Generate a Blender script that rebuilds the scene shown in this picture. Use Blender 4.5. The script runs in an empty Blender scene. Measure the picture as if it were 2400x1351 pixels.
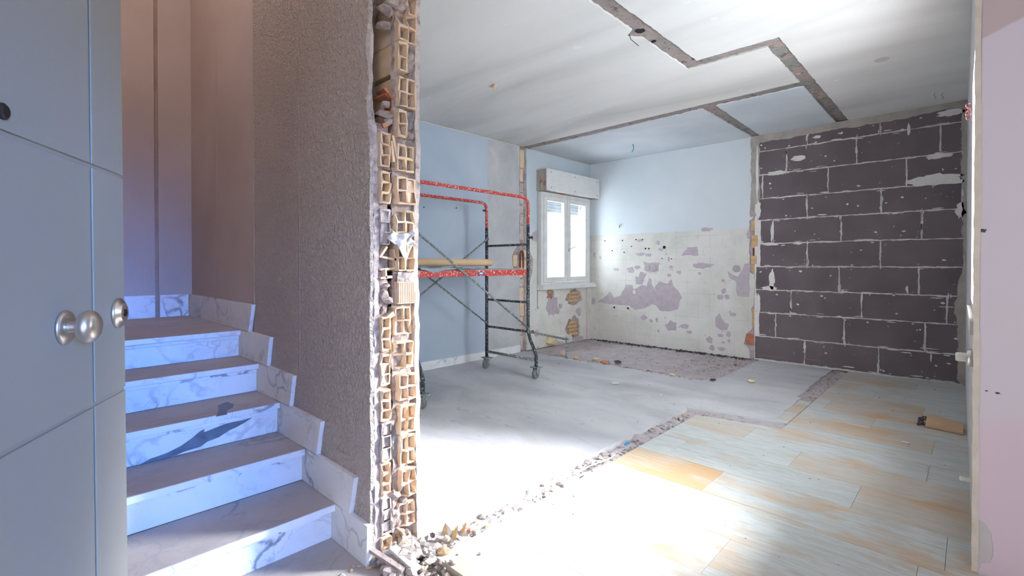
import bpy, bmesh, math, random
from mathutils import Vector, Matrix, noise
from mathutils.geometry import tessellate_polygon

scene = bpy.context.scene
COL = scene.collection
PI = math.pi

# ------------------------------------------------------------------ camera
FPX, CXP, CYP = 1127.1, 1200.0, 628.6
YAW, PITCH, EYE = math.radians(-43.772), math.radians(-0.4605), 1.15
fw = Vector((math.sin(YAW)*math.cos(PITCH), math.cos(YAW)*math.cos(PITCH), math.sin(PITCH)))
rt = fw.cross(Vector((0, 0, 1))).normalized()
up = rt.cross(fw)
CAM = Vector((0, 0, EYE))
cd = bpy.data.cameras.new('camera'); cam = bpy.data.objects.new('camera', cd); COL.objects.link(cam)
cam.matrix_world = Matrix(((rt.x, up.x, -fw.x, 0), (rt.y, up.y, -fw.y, 0), (rt.z, up.z, -fw.z, EYE), (0, 0, 0, 1)))
cd.sensor_width = 36.0; cd.lens = FPX/2400*36; cd.shift_y = -(675.5-CYP)/2400; cd.clip_start = 0.02
scene.camera = cam

# ------------------------------------------------------------------ world, sun, daylight at the openings, added hall fill, exposure
scene.view_settings.view_transform = 'Standard'; scene.view_settings.look = 'None'
scene.view_settings.gamma = 1.0; scene.view_settings.use_curve_mapping = False
scene.view_settings.exposure = 0.3
w = bpy.data.worlds.new('sky'); scene.world = w; w.use_nodes = True
bg = w.node_tree.nodes['Background']; bg.inputs[0].default_value = (0.84, 0.92, 1.0, 1); bg.inputs[1].default_value = 1.3

def lamp(name, kind, loc, aim, energy, color, **kw):
    d = bpy.data.lights.new(name, kind); d.energy = energy; d.color = color
    for k, v in kw.items(): setattr(d, k, v)
    o = bpy.data.objects.new(name, d); COL.objects.link(o); o.location = loc
    o.rotation_euler = (Vector(aim)-Vector(loc)).to_track_quat('-Z', 'Y').to_euler()
    return o
SUN_DIR = Vector((-1.72, -1.72, -1.30))
lamp('sun', 'SUN', (3, 5, 5), Vector((3, 5, 5))+SUN_DIR, 82.0, (1.0, 0.985, 0.97), angle=math.radians(36))
lamp('daylight_kitchen_window', 'AREA', (-4.56, 5.55, 1.50), (-3.5, 5.55, 1.50), 95, (0.90, 0.95, 1.0), shape='RECTANGLE', size=1.9, size_y=1.9)
lamp('daylight_side_window', 'AREA', (0.36, 3.1, 1.52), (-1, 3.1, 1.45), 95, (0.93, 0.97, 1.0), shape='RECTANGLE', size=1.0, size_y=1.3)
lamp('daylight_entrance', 'AREA', (9.0, 0.05, 2.8), (-3.5, 0.25, 0.6), 27, (0.09, 0.33, 1.0), shape='RECTANGLE', size=1.1, size_y=1.8, spread=math.radians(24))
lamp('fill_hall_back', 'AREA', (1.1, -1.62, 1.6), (1.1, 3, 1.4), 34, (0.98, 0.96, 1.0), shape='RECTANGLE', size=1.2, size_y=1.2)  # added fill from behind the camera, brightens the entrance and stair walls

# ------------------------------------------------------------------ measured room
XL, YB, HC = -4.28, 6.21, 2.69          # left wall, back wall, ceiling
YS, XE = 0.947, -1.65                   # stair wall face, broken end of the stair wall
RISE, GO, X1 = 0.153, 0.294, -1.940     # stairs
XEND = -4.265                           # wall at the top of the stairs
def ray(x, y): return fw + rt*((x-CXP)/FPX) - up*((y-CYP)/FPX)
def on(ax, val, x, y):                  # pixel direction -> point on the plane (axis = value) it is seen on
    d = ray(x, y); return CAM + d*((val-CAM[ax])/d[ax])
def onp(P, n, x, y):
    d = ray(x, y); return CAM + d*((P-CAM).dot(n)/d.dot(n))
def xr(y): return 0.008 - 0.0137*(y-2.49)   # face of the right wall

# ------------------------------------------------------------------ materials
def S(r, g, b):
    f = lambda c: (c/12.92 if c <= .04045 else ((c+.055)/1.055)**2.4)
    return (f(r/255), f(g/255), f(b/255), 1)
class T:
    def __init__(s, name, rough=.85, metal=0.0, spec=.3):
        s.m = bpy.data.materials.new(name); s.m.use_nodes = True; s.nt = s.m.node_tree
        s.b = s.nt.nodes['Principled BSDF']; s.b.inputs['Roughness'].default_value = rough
        s.b.inputs['Metallic'].default_value = metal; s.b.inputs['Specular IOR Level'].default_value = spec
        s._p = None
    def n(s, t, **kw):
        x = s.nt.nodes.new(t)
        for k, v in kw.items(): setattr(x, k, v)
        return x
    def put(s, sock, v):
        if isinstance(v, bpy.types.NodeSocket): s.nt.links.new(v, sock)
        elif isinstance(v, (tuple, list)) and len(v) == 3 and sock.type == 'RGBA': sock.default_value = (*v, 1)
        else: sock.default_value = v
    @property
    def p(s):
        if s._p is None: s._p = s.n('ShaderNodeNewGeometry').outputs['Position']
        return s._p
    def xyz(s):
        q = s.n('ShaderNodeSeparateXYZ'); s.put(q.inputs[0], s.p); return q.outputs
    def map(s, scale, loc=(0, 0, 0), rot=(0, 0, 0), vec=None):
        q = s.n('ShaderNodeMapping'); s.put(q.inputs['Vector'], vec or s.p)
        q.inputs['Scale'].default_value = scale; q.inputs['Location'].default_value = loc; q.inputs['Rotation'].default_value = rot
        return q.outputs[0]
    def noise(s, scale, detail=4, rough=.55, dist=0.0, vec=None):
        q = s.n('ShaderNodeTexNoise'); s.put(q.inputs['Vector'], vec or s.p)
        q.inputs['Scale'].default_value = scale; q.inputs['Detail'].default_value = detail
        q.inputs['Roughness'].default_value = rough; q.inputs['Distortion'].default_value = dist
        return q.outputs['Fac']
    def vor(s, scale, feature='F1', vec=None, out='Distance', rnd=1.0):
        q = s.n('ShaderNodeTexVoronoi', feature=feature); s.put(q.inputs['Vector'], vec or s.p)
        q.inputs['Scale'].default_value = scale; q.inputs['Randomness'].default_value = rnd; return q.outputs[out]
    def ramp(s, fac, stops, interp='LINEAR'):
        q = s.n('ShaderNodeValToRGB'); q.color_ramp.interpolation = interp; s.put(q.inputs[0], fac)
        e = q.color_ramp.elements
        while len(e) < len(stops): e.new(.5)
        for i, (p, c) in enumerate(stops):
            e[i].position = p; e[i].color = c if isinstance(c, tuple) else (c, c, c, 1)
        return q.outputs[0]
    def mix(s, fac, a, b, mode='MIX'):
        q = s.n('ShaderNodeMix', data_type='RGBA', blend_type=mode)
        s.put(q.inputs[0], fac); s.put(q.inputs[6], a); s.put(q.inputs[7], b); return q.outputs[2]
    def math(s, op, a, b=0.0, c=None):
        q = s.n('ShaderNodeMath', operation=op); s.put(q.inputs[0], a); s.put(q.inputs[1], b)
        if c is not None: s.put(q.inputs[2], c)
        return q.outputs[0]
    def step(s, v, edge, soft=.01):     # 0 below the edge, 1 above
        q = s.n('ShaderNodeMapRange', interpolation_type='SMOOTHSTEP'); s.put(q.inputs[0], v)
        q.inputs[1].default_value = edge-soft; q.inputs[2].default_value = edge+soft; return q.outputs[0]
    def bump(s, h, strength=.5, dist=.01):
        q = s.n('ShaderNodeBump'); q.inputs['Strength'].default_value = strength; q.inputs['Distance'].default_value = dist
        s.put(q.inputs['Height'], h)
        if s.b.inputs['Normal'].is_linked: s.put(q.inputs['Normal'], s.b.inputs['Normal'].links[0].from_socket)
        s.put(s.b.inputs['Normal'], q.outputs[0]); return s
    def col(s, c): s.put(s.b.inputs['Base Color'], c); return s

M = {}
def simple(name, c, rough=.7, metal=0., var=.12, scale=9., bump=.15, bscale=60., bd=.004):
    t = T(name, rough, metal); f = t.noise(scale, 5)
    a = tuple(max(0, v*(1-var)) for v in c[:3])+(1,); b = tuple(min(1, v*(1+var)) for v in c[:3])+(1,)
    t.col(t.ramp(f, [(.3, a), (.7, b)]))
    if bump: t.bump(t.noise(bscale, 4), bump, bd)
    M[name] = t.m; return t

# ceiling plaster with faint grey streaks along x
t = T('ceiling_plaster', .9)
f = t.noise(1.0, 4, .5, .6, t.map((.35, 1.5, 1)))
c = t.ramp(f, [(.30, S(196, 195, 192)), (.52, S(218, 217, 214)), (.75, S(226, 226, 224))])
sp = t.step(t.noise(7, 6, .6), .69, .02)
t.col(t.mix(t.math('MULTIPLY', sp, .45), c, S(236, 236, 235))); t.bump(t.noise(14, 5), .12, .01); M['ceiling_plaster'] = t.m
# kitchen ceiling: bluish paint
t = T('ceiling_kitchen', .9); f = t.noise(1.6, 4, .5, .4)
t.col(t.ramp(f, [(.3, S(196, 204, 210)), (.7, S(216, 222, 228))])); M['ceiling_kitchen'] = t.m
# torn concrete
t = T('torn_concrete', .95); f = t.noise(16, 7, .65); g = t.noise(5, 3)
c = t.mix(t.step(g, .52, .08), S(172, 158, 154), S(152, 152, 146))
t.col(t.mix(t.step(f, .60, .05), c, S(122, 110, 104))); t.bump(t.noise(55, 6, .7), .9, .02); M['torn_concrete'] = t.m
# left wall: blue paint, skimmed grey panel, kitchen paint above stripped tile bed
def tilebed(t, u, v):
    n1 = t.noise(2.2, 5, .6, .3); base = t.ramp(n1, [(.3, S(206, 206, 199)), (.55, S(222, 222, 217)), (.8, S(230, 230, 226))])
    gx = t.math('ABSOLUTE', t.math('SUBTRACT', t.math('FRACT', t.math('MULTIPLY', u, 1/.152)), .5))
    gz = t.math('ABSOLUTE', t.math('SUBTRACT', t.math('FRACT', t.math('MULTIPLY', v, 1/.152)), .5))
    line = t.math('MULTIPLY', t.step(t.math('MAXIMUM', gx, gz), .478, .012), t.ramp(t.noise(5, 3), [(.42, 0.), (.62, .55)]))
    c = t.mix(line, base, S(186, 186, 178))
    c = t.mix(t.math('MULTIPLY', t.step(t.noise(9, 6, .65), .655, .02), .6), c, S(168, 160, 165))
    fine = t.noise(90, 2, .5, 0, t.map((1, 1, .12)))
    return c, fine
t = T('left_wall_paint', .9); o = t.xyz()
blue = t.ramp(t.noise(.9, 3, .5, .5), [(.3, S(164, 179, 197)), (.7, S(184, 196, 211))])
grey = t.ramp(t.noise(3.5, 5, .6, .5), [(.3, S(176, 177, 182)), (.6, S(192, 193, 197)), (.8, S(210, 211, 213))])
pale = t.ramp(t.noise(1.5, 3), [(.3, S(190, 206, 216)), (.7, S(206, 218, 226))])
bed, fine = tilebed(t, o[1], o[2])
wob = t.math('MULTIPLY', t.math('SUBTRACT', t.noise(14, 4), .5), .03)
c = t.mix(t.step(t.math('ADD', o[1], wob), 4.035, .006), blue, grey)
k = t.mix(t.step(t.math('ADD', o[2], wob), 1.585, .006), bed, pale)
t.col(t.mix(t.step(o[1], 4.68, .003), c, k)); t.bump(t.noise(20, 5), .15, .008); M['left_wall_paint'] = t.m
# back wall, kitchen part
t = T('kitchen_wall_paint', .9); o = t.xyz()
pale = t.ramp(t.noise(1.2, 3), [(.3, S(208, 219, 225)), (.7, S(220, 229, 234))])
bed, fine = tilebed(t, o[0], o[2])
wob = t.math('MULTIPLY', t.math('SUBTRACT', t.noise(14, 4), .5), .035)
t.col(t.mix(t.step(t.math('ADD', o[2], wob), 1.588, .005), bed, pale)); t.bump(t.noise(22, 5), .2, .008); M['kitchen_wall_paint'] = t.m
simple('bare_plaster', S(188, 179, 187), .95, var=.10, scale=14, bump=.5, bscale=70, bd=.006)
simple('white_filler', S(214, 211, 206), .9, var=.08, bump=.4)
simple('white_mortar', S(228, 226, 222), .9, var=.06, bump=.4)
simple('grey_filler', S(176, 171, 164), .95, var=.14, scale=12, bump=.7, bscale=60, bd=.008)
# dark insulation-like blocks
t = T('block_face', .8); r = t.n('ShaderNodeObjectInfo').outputs['Random']
f = t.noise(3, 4, .5)
c = t.ramp(f, [(.3, S(104, 95, 99)), (.7, S(118, 109, 113))])
c = t.mix(t.math('MULTIPLY', r, .25), c, S(126, 116, 119))
c = t.mix(t.math('MULTIPLY', t.step(t.noise(26, 5, .6), .705, .02), .8), c, S(200, 196, 192))
c = t.mix(t.math('MULTIPLY', t.step(t.noise(4.2, 7, .7, .8), .695, .015), .8), c, S(206, 202, 198))
t.col(c); t.bump(t.noise(120, 3), .25, .003); M['block_face'] = t.m
# stair wall stucco
t = T('stair_stucco', .92); f = t.noise(1.1, 3)
t.col(t.ramp(f, [(.3, S(212, 199, 192)), (.7, S(224, 211, 204))]))
t.bump(t.noise(52, 4, .6, .8), 1.0, .05); M['stair_stucco'] = t.m
t = T('stair_smooth_plaster', .9); f = t.noise(1.5, 3)
t.col(t.ramp(f, [(.3, S(184, 170, 166)), (.7, S(196, 184, 180))])); t.bump(t.noise(60, 3, .5, 0, t.map((1, 1, .2))), .25, .005); M['stair_smooth_plaster'] = t.m
simple('groove_dark', S(168, 148, 140), .9)
# hollow clay brick, mortar, broken render
t = T('clay_brick', .92); r = t.n('ShaderNodeObjectInfo').outputs['Random']; f = t.noise(18, 5, .6)
a = t.mix(r, S(224, 196, 158), S(214, 180, 152)); c = t.mix(t.ramp(f, [(.35, 0.), (.7, .7)]), a, S(232, 218, 204))
ridg = t.math('SINE', t.math('MULTIPLY', t.xyz()[2], 900))
t.col(c); t.bump(t.noise(90, 4), .3, .004); t.bump(ridg, .12, .002); M['clay_brick'] = t.m
t = T('clay_red', .92); f = t.noise(20, 5, .6); t.col(t.ramp(f, [(.3, S(176, 104, 78)), (.7, S(206, 150, 122))])); t.bump(t.noise(80, 4), .4, .005); M['clay_red'] = t.m
t = T('clay_yellow', .92); f = t.noise(24, 5, .6); t.col(t.ramp(f, [(.3, S(196, 158, 110)), (.7, S(220, 192, 152))])); t.bump(t.noise(80, 4), .4, .005); M['clay_yellow'] = t.m
t = T('old_mortar', .95); f = t.noise(20, 6, .65); g = t.noise(6, 3)
c = t.ramp(f, [(.3, S(142, 126, 122)), (.55, S(186, 170, 166)), (.75, S(214, 202, 198))])
t.col(t.mix(t.step(g, .62, .05), c, S(150, 148, 152))); t.bump(t.noise(60, 6, .7), .8, .012); M['old_mortar'] = t.m
t = T('broken_render', .95); f = t.noise(30, 6, .65)
t.col(t.ramp(f, [(.3, S(150, 140, 142)), (.5, S(206, 192, 188)), (.75, S(226, 214, 208))])); t.bump(t.noise(90, 6, .7), .8, .008); M['broken_render'] = t.m
# marble
def marble(name, tint, dust, vein=.9):
    t = T(name, .32 if not dust else .5, 0, .45)
    r = t.n('ShaderNodeObjectInfo').outputs['Random']
    off = t.n('ShaderNodeVectorMath', operation='ADD'); t.put(off.inputs[0], t.p)
    cmb = t.n('ShaderNodeCombineXYZ'); t.put(cmb.inputs[0], t.math('MULTIPLY', r, 7.)); t.put(cmb.inputs[1], t.math('MULTIPLY', r, 3.)); t.put(off.inputs[1], cmb.outputs[0])
    wv = t.n('ShaderNodeTexNoise'); t.put(wv.inputs['Vector'], off.outputs[0]); wv.inputs['Scale'].default_value = 3.2; wv.inputs['Detail'].default_value = 6
    warp = t.n('ShaderNodeVectorMath', operation='MULTIPLY_ADD'); t.put(warp.inputs[0], wv.outputs['Color']); warp.inputs[1].default_value = (.55, .55, .55); t.put(warp.inputs[2], off.outputs[0])
    sk = t.map((1.0, 1.0, 1.4), (0, 0, 0), (.5, .6, .3), warp.outputs[0])
    v1 = t.vor(2.6, 'DISTANCE_TO_EDGE', sk); v2 = t.vor(6.5, 'DISTANCE_TO_EDGE', sk)
    m1 = t.math('MULTIPLY', t.ramp(v1, [(0., 1.), (.045, .0)]), t.ramp(t.noise(3, 3, .5, 0, off.outputs[0]), [(.42, 0.), (.66, 1.)]))
    m2 = t.math('MULTIPLY', t.ramp(v2, [(0., .55), (.03, .0)]), t.ramp(t.noise(5, 3, .5, 0, off.outputs[0]), [(.45, 0.), (.7, 1.)]))
    cl = t.noise(5, 6, .65, .5, off.outputs[0])
    base = t.mix(t.ramp(cl, [(.45, 0.), (.8, .5)]), tint, tuple(v*.72 for v in tint[:3])+(1,))
    c = t.mix(t.math('MULTIPLY', t.math('MAXIMUM', m1, m2), vein), base, S(112, 118, 130))
    if dust: c = t.mix(t.ramp(t.noise(4, 5, .6, 0, t.map((1, .6, 1))), [(.3, .35), (.7, .7)]), c, S(152, 144, 140))
    t.col(c); M[name] = t.m
marble('marble', S(232, 234, 238), False)
marble('marble_dusty', S(200, 196, 196), True, .8)
simple('marble_vein', S(104, 112, 126), .35, var=.28, scale=20, bump=0)
# door
t = T('door_paint', .42, 0, .4); f = t.noise(1.2, 3)
c = t.ramp(f, [(.3, S(158, 153, 138)), (.7, S(166, 161, 146))])
c = t.mix(t.math('MULTIPLY', t.step(t.noise(24, 5, .7), .735, .015), .35), c, S(186, 192, 196)); t.col(c); M['door_paint'] = t.m
simple('satin_nickel', S(222, 218, 212), .30, 1.0, var=.03, bump=0)
simple('dark_metal', S(70, 72, 80), .35, 1.0, var=.05, bump=0)
# windows
t = T('window_paint', .45); f = t.noise(8, 5)
c = t.ramp(f, [(.3, S(214, 216, 215)), (.7, S(228, 230, 229))])
o = t.xyz(); rust = t.math('MULTIPLY', t.step(t.noise(13, 5, .7), .67, .03), .75)
t.col(t.mix(rust, c, S(190, 170, 140))); M['window_paint'] = t.m
simple('pelmet_paint', S(222, 223, 222), .5, var=.05, bump=.05)
t = T('weathered_wood', .8); f = t.noise(30, 5, .6, 0, t.map((1, 1, .15))); g = t.step(t.noise(9, 4, .6), .58, .04)
t.col(t.mix(t.math('MULTIPLY', g, .7), t.ramp(f, [(.3, S(140, 134, 126)), (.7, S(186, 180, 172))]), S(168, 104, 60))); M['weathered_wood'] = t.m
simple('shutter_slat', S(168, 172, 176), .6)
t = T('window_glass', .1); nt = t.nt
g = nt.nodes.new('ShaderNodeBsdfGlossy'); g.inputs['Roughness'].default_value = .05
tr = nt.nodes.new('ShaderNodeBsdfTransparent'); tr.inputs[0].default_value = (.93, .96, .98, 1)
ms = nt.nodes.new('ShaderNodeMixShader'); ms.inputs[0].default_value = .06
nt.links.new(tr.outputs[0], ms.inputs[1]); nt.links.new(g.outputs[0], ms.inputs[2])
nt.links.new(ms.outputs[0], nt.nodes['Material Output'].inputs[0]); M['window_glass'] = t.m
# floors
t = T('grey_floor', .55, 0, .35)
f = t.noise(1.3, 5, .55, .4, t.map((.8, 1.6, 1))); sc = t.noise(9, 7, .7, 1.6, t.map((.5, 2.2, 1)))
c = t.ramp(f, [(.3, S(172, 173, 180)), (.55, S(200, 200, 204)), (.8, S(218, 216, 215))])
c = t.mix(t.ramp(sc, [(.57, 0.), (.70, .55)]), c, S(136, 134, 140))
c = t.mix(t.ramp(t.noise(2.2, 4, .6, .3, t.map((1, 1, 1), (5, 2, 0))), [(.56, 0.), (.75, .35)]), c, S(176, 164, 154))
t.col(c); t.bump(sc, .05, .004); M['grey_floor'] = t.m
t = T('floor_board', .42, 0, .4)
r = t.n('ShaderNodeObjectInfo').outputs['Random']
cmb = t.n('ShaderNodeCombineXYZ'); t.put(cmb.inputs[0], t.math('MULTIPLY', r, .35)); t.put(cmb.inputs[1], t.math('MULTIPLY', r, .25))
off = t.n('ShaderNodeVectorMath', operation='ADD'); t.put(off.inputs[0], t.p); t.put(off.inputs[1], cmb.outputs[0])
s1 = t.noise(2.0, 6, .62, .6, t.map((.8, 2.4, 1), vec=off.outputs[0])); s2 = t.noise(11, 6, .72, 1.2, t.map((.45, 3.6, 1), vec=off.outputs[0]))
big = t.noise(1.5, 3, .5, .2)
base = t.ramp(s2, [(.3, S(176, 178, 174)), (.5, S(196, 200, 198)), (.7, S(212, 217, 218))])
org = t.math('MULTIPLY', t.ramp(s1, [(.48, 0.), (.66, .9)]), t.ramp(big, [(.38, .15), (.60, 1.)]))
org = t.math('ADD', org, t.math('MULTIPLY', t.step(r, .84, .02), .30))
oi = t.n('ShaderNodeObjectInfo').outputs['Object Index']
org = t.math('MINIMUM', t.math('ADD', org, t.math('MULTIPLY', oi, t.ramp(s2, [(.35, .9), (.7, .35)]))), 1.0)
c = t.mix(org, base, S(200, 166, 128)); c = t.mix(t.ramp(s2, [(.66, 0.), (.80, .35)]), c, S(140, 130, 120))
t.col(c); t.bump(s2, .06, .003); M['floor_board'] = t.m
t = T('rough_screed', .95); f = t.noise(7, 6, .65)
c = t.ramp(f, [(.3, S(172, 164, 166)), (.6, S(192, 184, 186)), (.8, S(204, 196, 196))]); t.col(t.mix(t.step(t.noise(30, 4, .6), .69, .03), c, S(132, 124, 124))); t.bump(t.noise(45, 6, .7), .7, .012); M['rough_screed'] = t.m
t = T('rubble', .95); f = t.noise(22, 6, .65); r = t.n('ShaderNodeNewGeometry').outputs['Random Per Island']
c = t.ramp(r, [(.0, S(196, 186, 182)), (.45, S(178, 170, 168)), (.78, S(132, 128, 128)), (.88, S(206, 174, 136)), (.93, S(222, 216, 212))], 'CONSTANT')
t.col(t.mix(t.math('MULTIPLY', f, .5), c, S(160, 148, 144))); t.bump(t.noise(80, 5, .7), .6, .006); M['rubble'] = t.m
simple('dark_rubble', S(86, 80, 80), .95, var=.3, scale=30, bump=.6)
simple('loose_board_wood', S(206, 172, 138), .6, var=.1, scale=6, bump=.1)
# pink / lavender entrance wall
t = T('entrance_paint', .85); o = t.xyz(); wob = t.math('MULTIPLY', t.math('SUBTRACT', t.noise(5, 4), .5), .05)
h = t.math('ADD', t.math('ADD', o[2], wob), t.math('MULTIPLY', o[0], -.35))
c = t.mix(t.step(h, .55, .02), S(212, 197, 208), S(208, 202, 212))
c = t.mix(t.step(h, 1.98, .006), c, S(192, 177, 178))
c = t.mix(t.ramp(t.noise(2.2, 4), [(.5, 0.), (.75, .4)]), c, S(214, 205, 202))
c = t.mix(t.math('MULTIPLY', t.step(t.noise(17, 4, .6), .735, .015), .6), c, S(170, 150, 140)); t.col(c); t.bump(t.noise(30, 4), .1, .005); M['entrance_paint'] = t.m
simple('right_wall_paint', S(196, 194, 196), .9, var=.06)
simple('cream_trim', S(206, 198, 186), .7, var=.08, scale=20, bump=.2)
simple('hall_paint', S(186, 172, 162), .9, var=.05)
# scaffold
def splat(name, base, sp, thr=.6):
    t = T(name, .5, 0, .4); f = t.noise(60, 5, .65); g = t.noise(140, 3)
    c = t.mix(t.step(f, thr, .03), base, sp); c = t.mix(t.step(g, .70, .02), c, S(214, 210, 206)); t.col(c); M[name] = t.m
splat('scaffold_red', S(186, 62, 56), S(216, 196, 190), .575)
splat('scaffold_dark', S(42, 52, 60), S(160, 168, 174), .58)
splat('scaffold_grey', S(110, 120, 118), S(196, 198, 196), .56)
simple('deck_grey', S(158, 164, 168), .7, var=.1, scale=16)
simple('caster_rubber', S(120, 122, 124), .7, var=.2, scale=40)
simple('rusty_metal', S(132, 82, 58), .8, .3, var=.3, scale=60)
simple('sticker_blue', S(70, 104, 160), .5, var=.1, scale=60, bump=0)
simple('sticker_white', S(220, 222, 226), .5, var=.03, bump=0)
simple('kraft_paper', S(210, 180, 144), .7, var=.05, bump=.05)
simple('grey_cloth', S(150, 158, 166), .9, var=.08, scale=20, bump=.2)
simple('white_cloth', S(222, 222, 224), .9, var=.05, bump=.2)
simple('white_plastic', S(218, 216, 208), .45, var=.04, bump=0)
simple('red_wire', S(170, 60, 56), .5, bump=0)
simple('dark_wire', S(60, 58, 58), .6, bump=0)
simple('green_wire', S(96, 170, 150), .5, bump=0)
simple('hole_dark', S(40, 38, 40), .9, bump=0)
simple('blue_scrap', S(60, 140, 190), .5, bump=0)
simple('yellow_scrap', S(222, 208, 170), .8, var=.12, scale=24, bump=.4)

# ------------------------------------------------------------------ mesh collecting
class MB:
    def __init__(s): s.v = []; s.f = []
    def add(s, vs, fs):
        b = len(s.v); s.v += [tuple(v) for v in vs]; s.f += [tuple(b+i for i in f) for f in fs]; return s
    def box(s, x0, x1, y0, y1, z0, z1):
        return s.add([(x, y, z) for x in (x0, x1) for y in (y0, y1) for z in (z0, z1)],
                     [(0, 1, 3, 2), (4, 6, 7, 5), (0, 4, 5, 1), (2, 3, 7, 6), (0, 2, 6, 4), (1, 5, 7, 3)])
    def hexa(s, p):   # eight corners: bottom ring 0-3, top ring 4-7
        return s.add(p, [(3, 2, 1, 0), (4, 5, 6, 7), (0, 1, 5, 4), (1, 2, 6, 5), (2, 3, 7, 6), (3, 0, 4, 7)])
    def tube(s, path, r, seg=10, cap=True):
        P = [Vector(p) for p in path]; n = len(P); rs = r if isinstance(r, (list, tuple)) else [r]*n
        rings = []; prev = None
        for i in range(n):
            d = (P[min(i+1, n-1)]-P[max(i-1, 0)]).normalized()
            if prev is None:
                a = Vector((0, 0, 1)) if abs(d.z) < .9 else Vector((1, 0, 0)); u = d.cross(a).normalized()
            else:
                u = (prev-d*prev.dot(d)).normalized()
            prev = u; v = d.cross(u)
            rings.append([P[i]+(u*math.cos(2*PI*k/seg)+v*math.sin(2*PI*k/seg))*rs[i] for k in range(seg)])
        vs = [q for rg in rings for q in rg]
        fs = [(i*seg+k, i*seg+(k+1) % seg, (i+1)*seg+(k+1) % seg, (i+1)*seg+k) for i in range(n-1) for k in range(seg)]
        if cap: fs += [tuple(range(seg))[::-1], tuple((n-1)*seg+k for k in range(seg))]
        return s.add(vs, fs)
    def lathe(s, prof, o, ax, seg=24):   # profile of (radius, height along the axis)
        o = Vector(o); ax = Vector(ax).normalized(); a = Vector((0, 0, 1)) if abs(ax.z) < .9 else Vector((1, 0, 0))
        u = ax.cross(a).normalized(); v = ax.cross(u)
        vs = [o+ax*h+(u*math.cos(2*PI*k/seg)+v*math.sin(2*PI*k/seg))*max(r, 1e-4) for r, h in prof for k in range(seg)]
        n = len(prof)
        fs = [(i*seg+k, i*seg+(k+1) % seg, (i+1)*seg+(k+1) % seg, (i+1)*seg+k) for i in range(n-1) for k in range(seg)]
        fs += [tuple(range(seg))[::-1], tuple((n-1)*seg+k for k in range(seg))]
        return s.add(vs, fs)
    def panel(s, loops, mp, w0, w1):     # outline with holes in (u, v), given a thickness from w0 (back) to w1 (front)
        flat = [p for l in loops for p in l]; N = len(flat)
        tri = tessellate_polygon([[Vector((p[0], p[1], 0)) for p in l] for l in loops])
        vs = [mp(p[0], p[1], w1) for p in flat]+[mp(p[0], p[1], w0) for p in flat]
        fs = [tuple(q) for q in tri]+[tuple(N+i for i in q[::-1]) for q in tri]
        b = 0
        for l in loops:
            n = len(l); fs += [(b+i, b+(i+1) % n, N+b+(i+1) % n, N+b+i) for i in range(n)]; b += n
        return s.add(vs, fs)
    def grid(s, O, U, V, nu, nv, nrm, amp, freq=18., seed=0., edge=False):
        O, U, V, nrm = Vector(O), Vector(U), Vector(V), Vector(nrm); sd = Vector((seed*3.1, seed*1.7, seed*.9)); vs = []
        for j in range(nv+1):
            for i in range(nu+1):
                p = O+U*(i/nu)+V*(j/nv); q = p*freq+sd
                h = noise.noise(q)*.6+noise.noise(q*2.3)*.4
                vs.append(p+nrm*(amp*h))
        return s.add(vs, [(j*(nu+1)+i, j*(nu+1)+i+1, (j+1)*(nu+1)+i+1, (j+1)*(nu+1)+i) for j in range(nv) for i in range(nu)])
    def chunk(s, c, size, rng, flat=1.0):
        ph = (1+5**.5)/2; V0 = [(-1, ph, 0), (1, ph, 0), (-1, -ph, 0), (1, -ph, 0), (0, -1, ph), (0, 1, ph), (0, -1, -ph), (0, 1, -ph), (ph, 0, -1), (ph, 0, 1), (-ph, 0, -1), (-ph, 0, 1)]
        F0 = [(0, 11, 5), (0, 5, 1), (0, 1, 7), (0, 7, 10), (0, 10, 11), (1, 5, 9), (5, 11, 4), (11, 10, 2), (10, 7, 6), (7, 1, 8), (3, 9, 4), (3, 4, 2), (3, 2, 6), (3, 6, 8), (3, 8, 9), (4, 9, 5), (2, 4, 11), (6, 2, 10), (8, 6, 7), (9, 8, 1)]
        sc = [rng.uniform(.55, 1.25), rng.uniform(.55, 1.25), rng.uniform(.4, .9)*flat]
        R = Matrix.Rotation(rng.uniform(0, 6.3), 3, 'Z') @ Matrix.Rotation(rng.uniform(-.5, .5)*flat, 3, 'X'); vs = []
        for v in V0:
            q = Vector(v)*(size/3.8)*rng.uniform(.72, 1.2); q = R @ Vector((q.x*sc[0], q.y*sc[1], q.z*sc[2])); vs.append(Vector(c)+q)
        return s.add(vs, F0)

WL = {}                                   # world location of each object's origin
def put(o, name, loc, parent):
    WL[o] = Vector(loc); COL.objects.link(o); o.parent = parent
    o.location = Vector(loc)-(WL[parent] if parent else Vector((0, 0, 0)))
def build(mb, name, mat, parent=None, smooth=False, bevel=0.0, kind=None, label=None):
    xs, ys, zs = zip(*mb.v); c = Vector(((min(xs)+max(xs))/2, (min(ys)+max(ys))/2, min(zs)))
    me = bpy.data.meshes.new(name); me.from_pydata([tuple(Vector(v)-c) for v in mb.v], [], mb.f)
    bm = bmesh.new(); bm.from_mesh(me); bmesh.ops.recalc_face_normals(bm, faces=bm.faces); bm.to_mesh(me); bm.free()
    if smooth:
        for p in me.polygons: p.use_smooth = True
    me.materials.append(M[mat]); o = bpy.data.objects.new(name, me); put(o, name, c, parent)
    if bevel:
        b = o.modifiers.new('bevel', 'BEVEL'); b.width = bevel; b.segments = 2; b.limit_method = 'ANGLE'
    if kind: o['kind'] = kind
    if label: o['label'] = label
    return o
def tag(o, label, cat, kind=None, group=None):
    o['label'] = label; o['category'] = cat
    if kind: o['kind'] = kind
    if group: o['group'] = group
    return o
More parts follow.
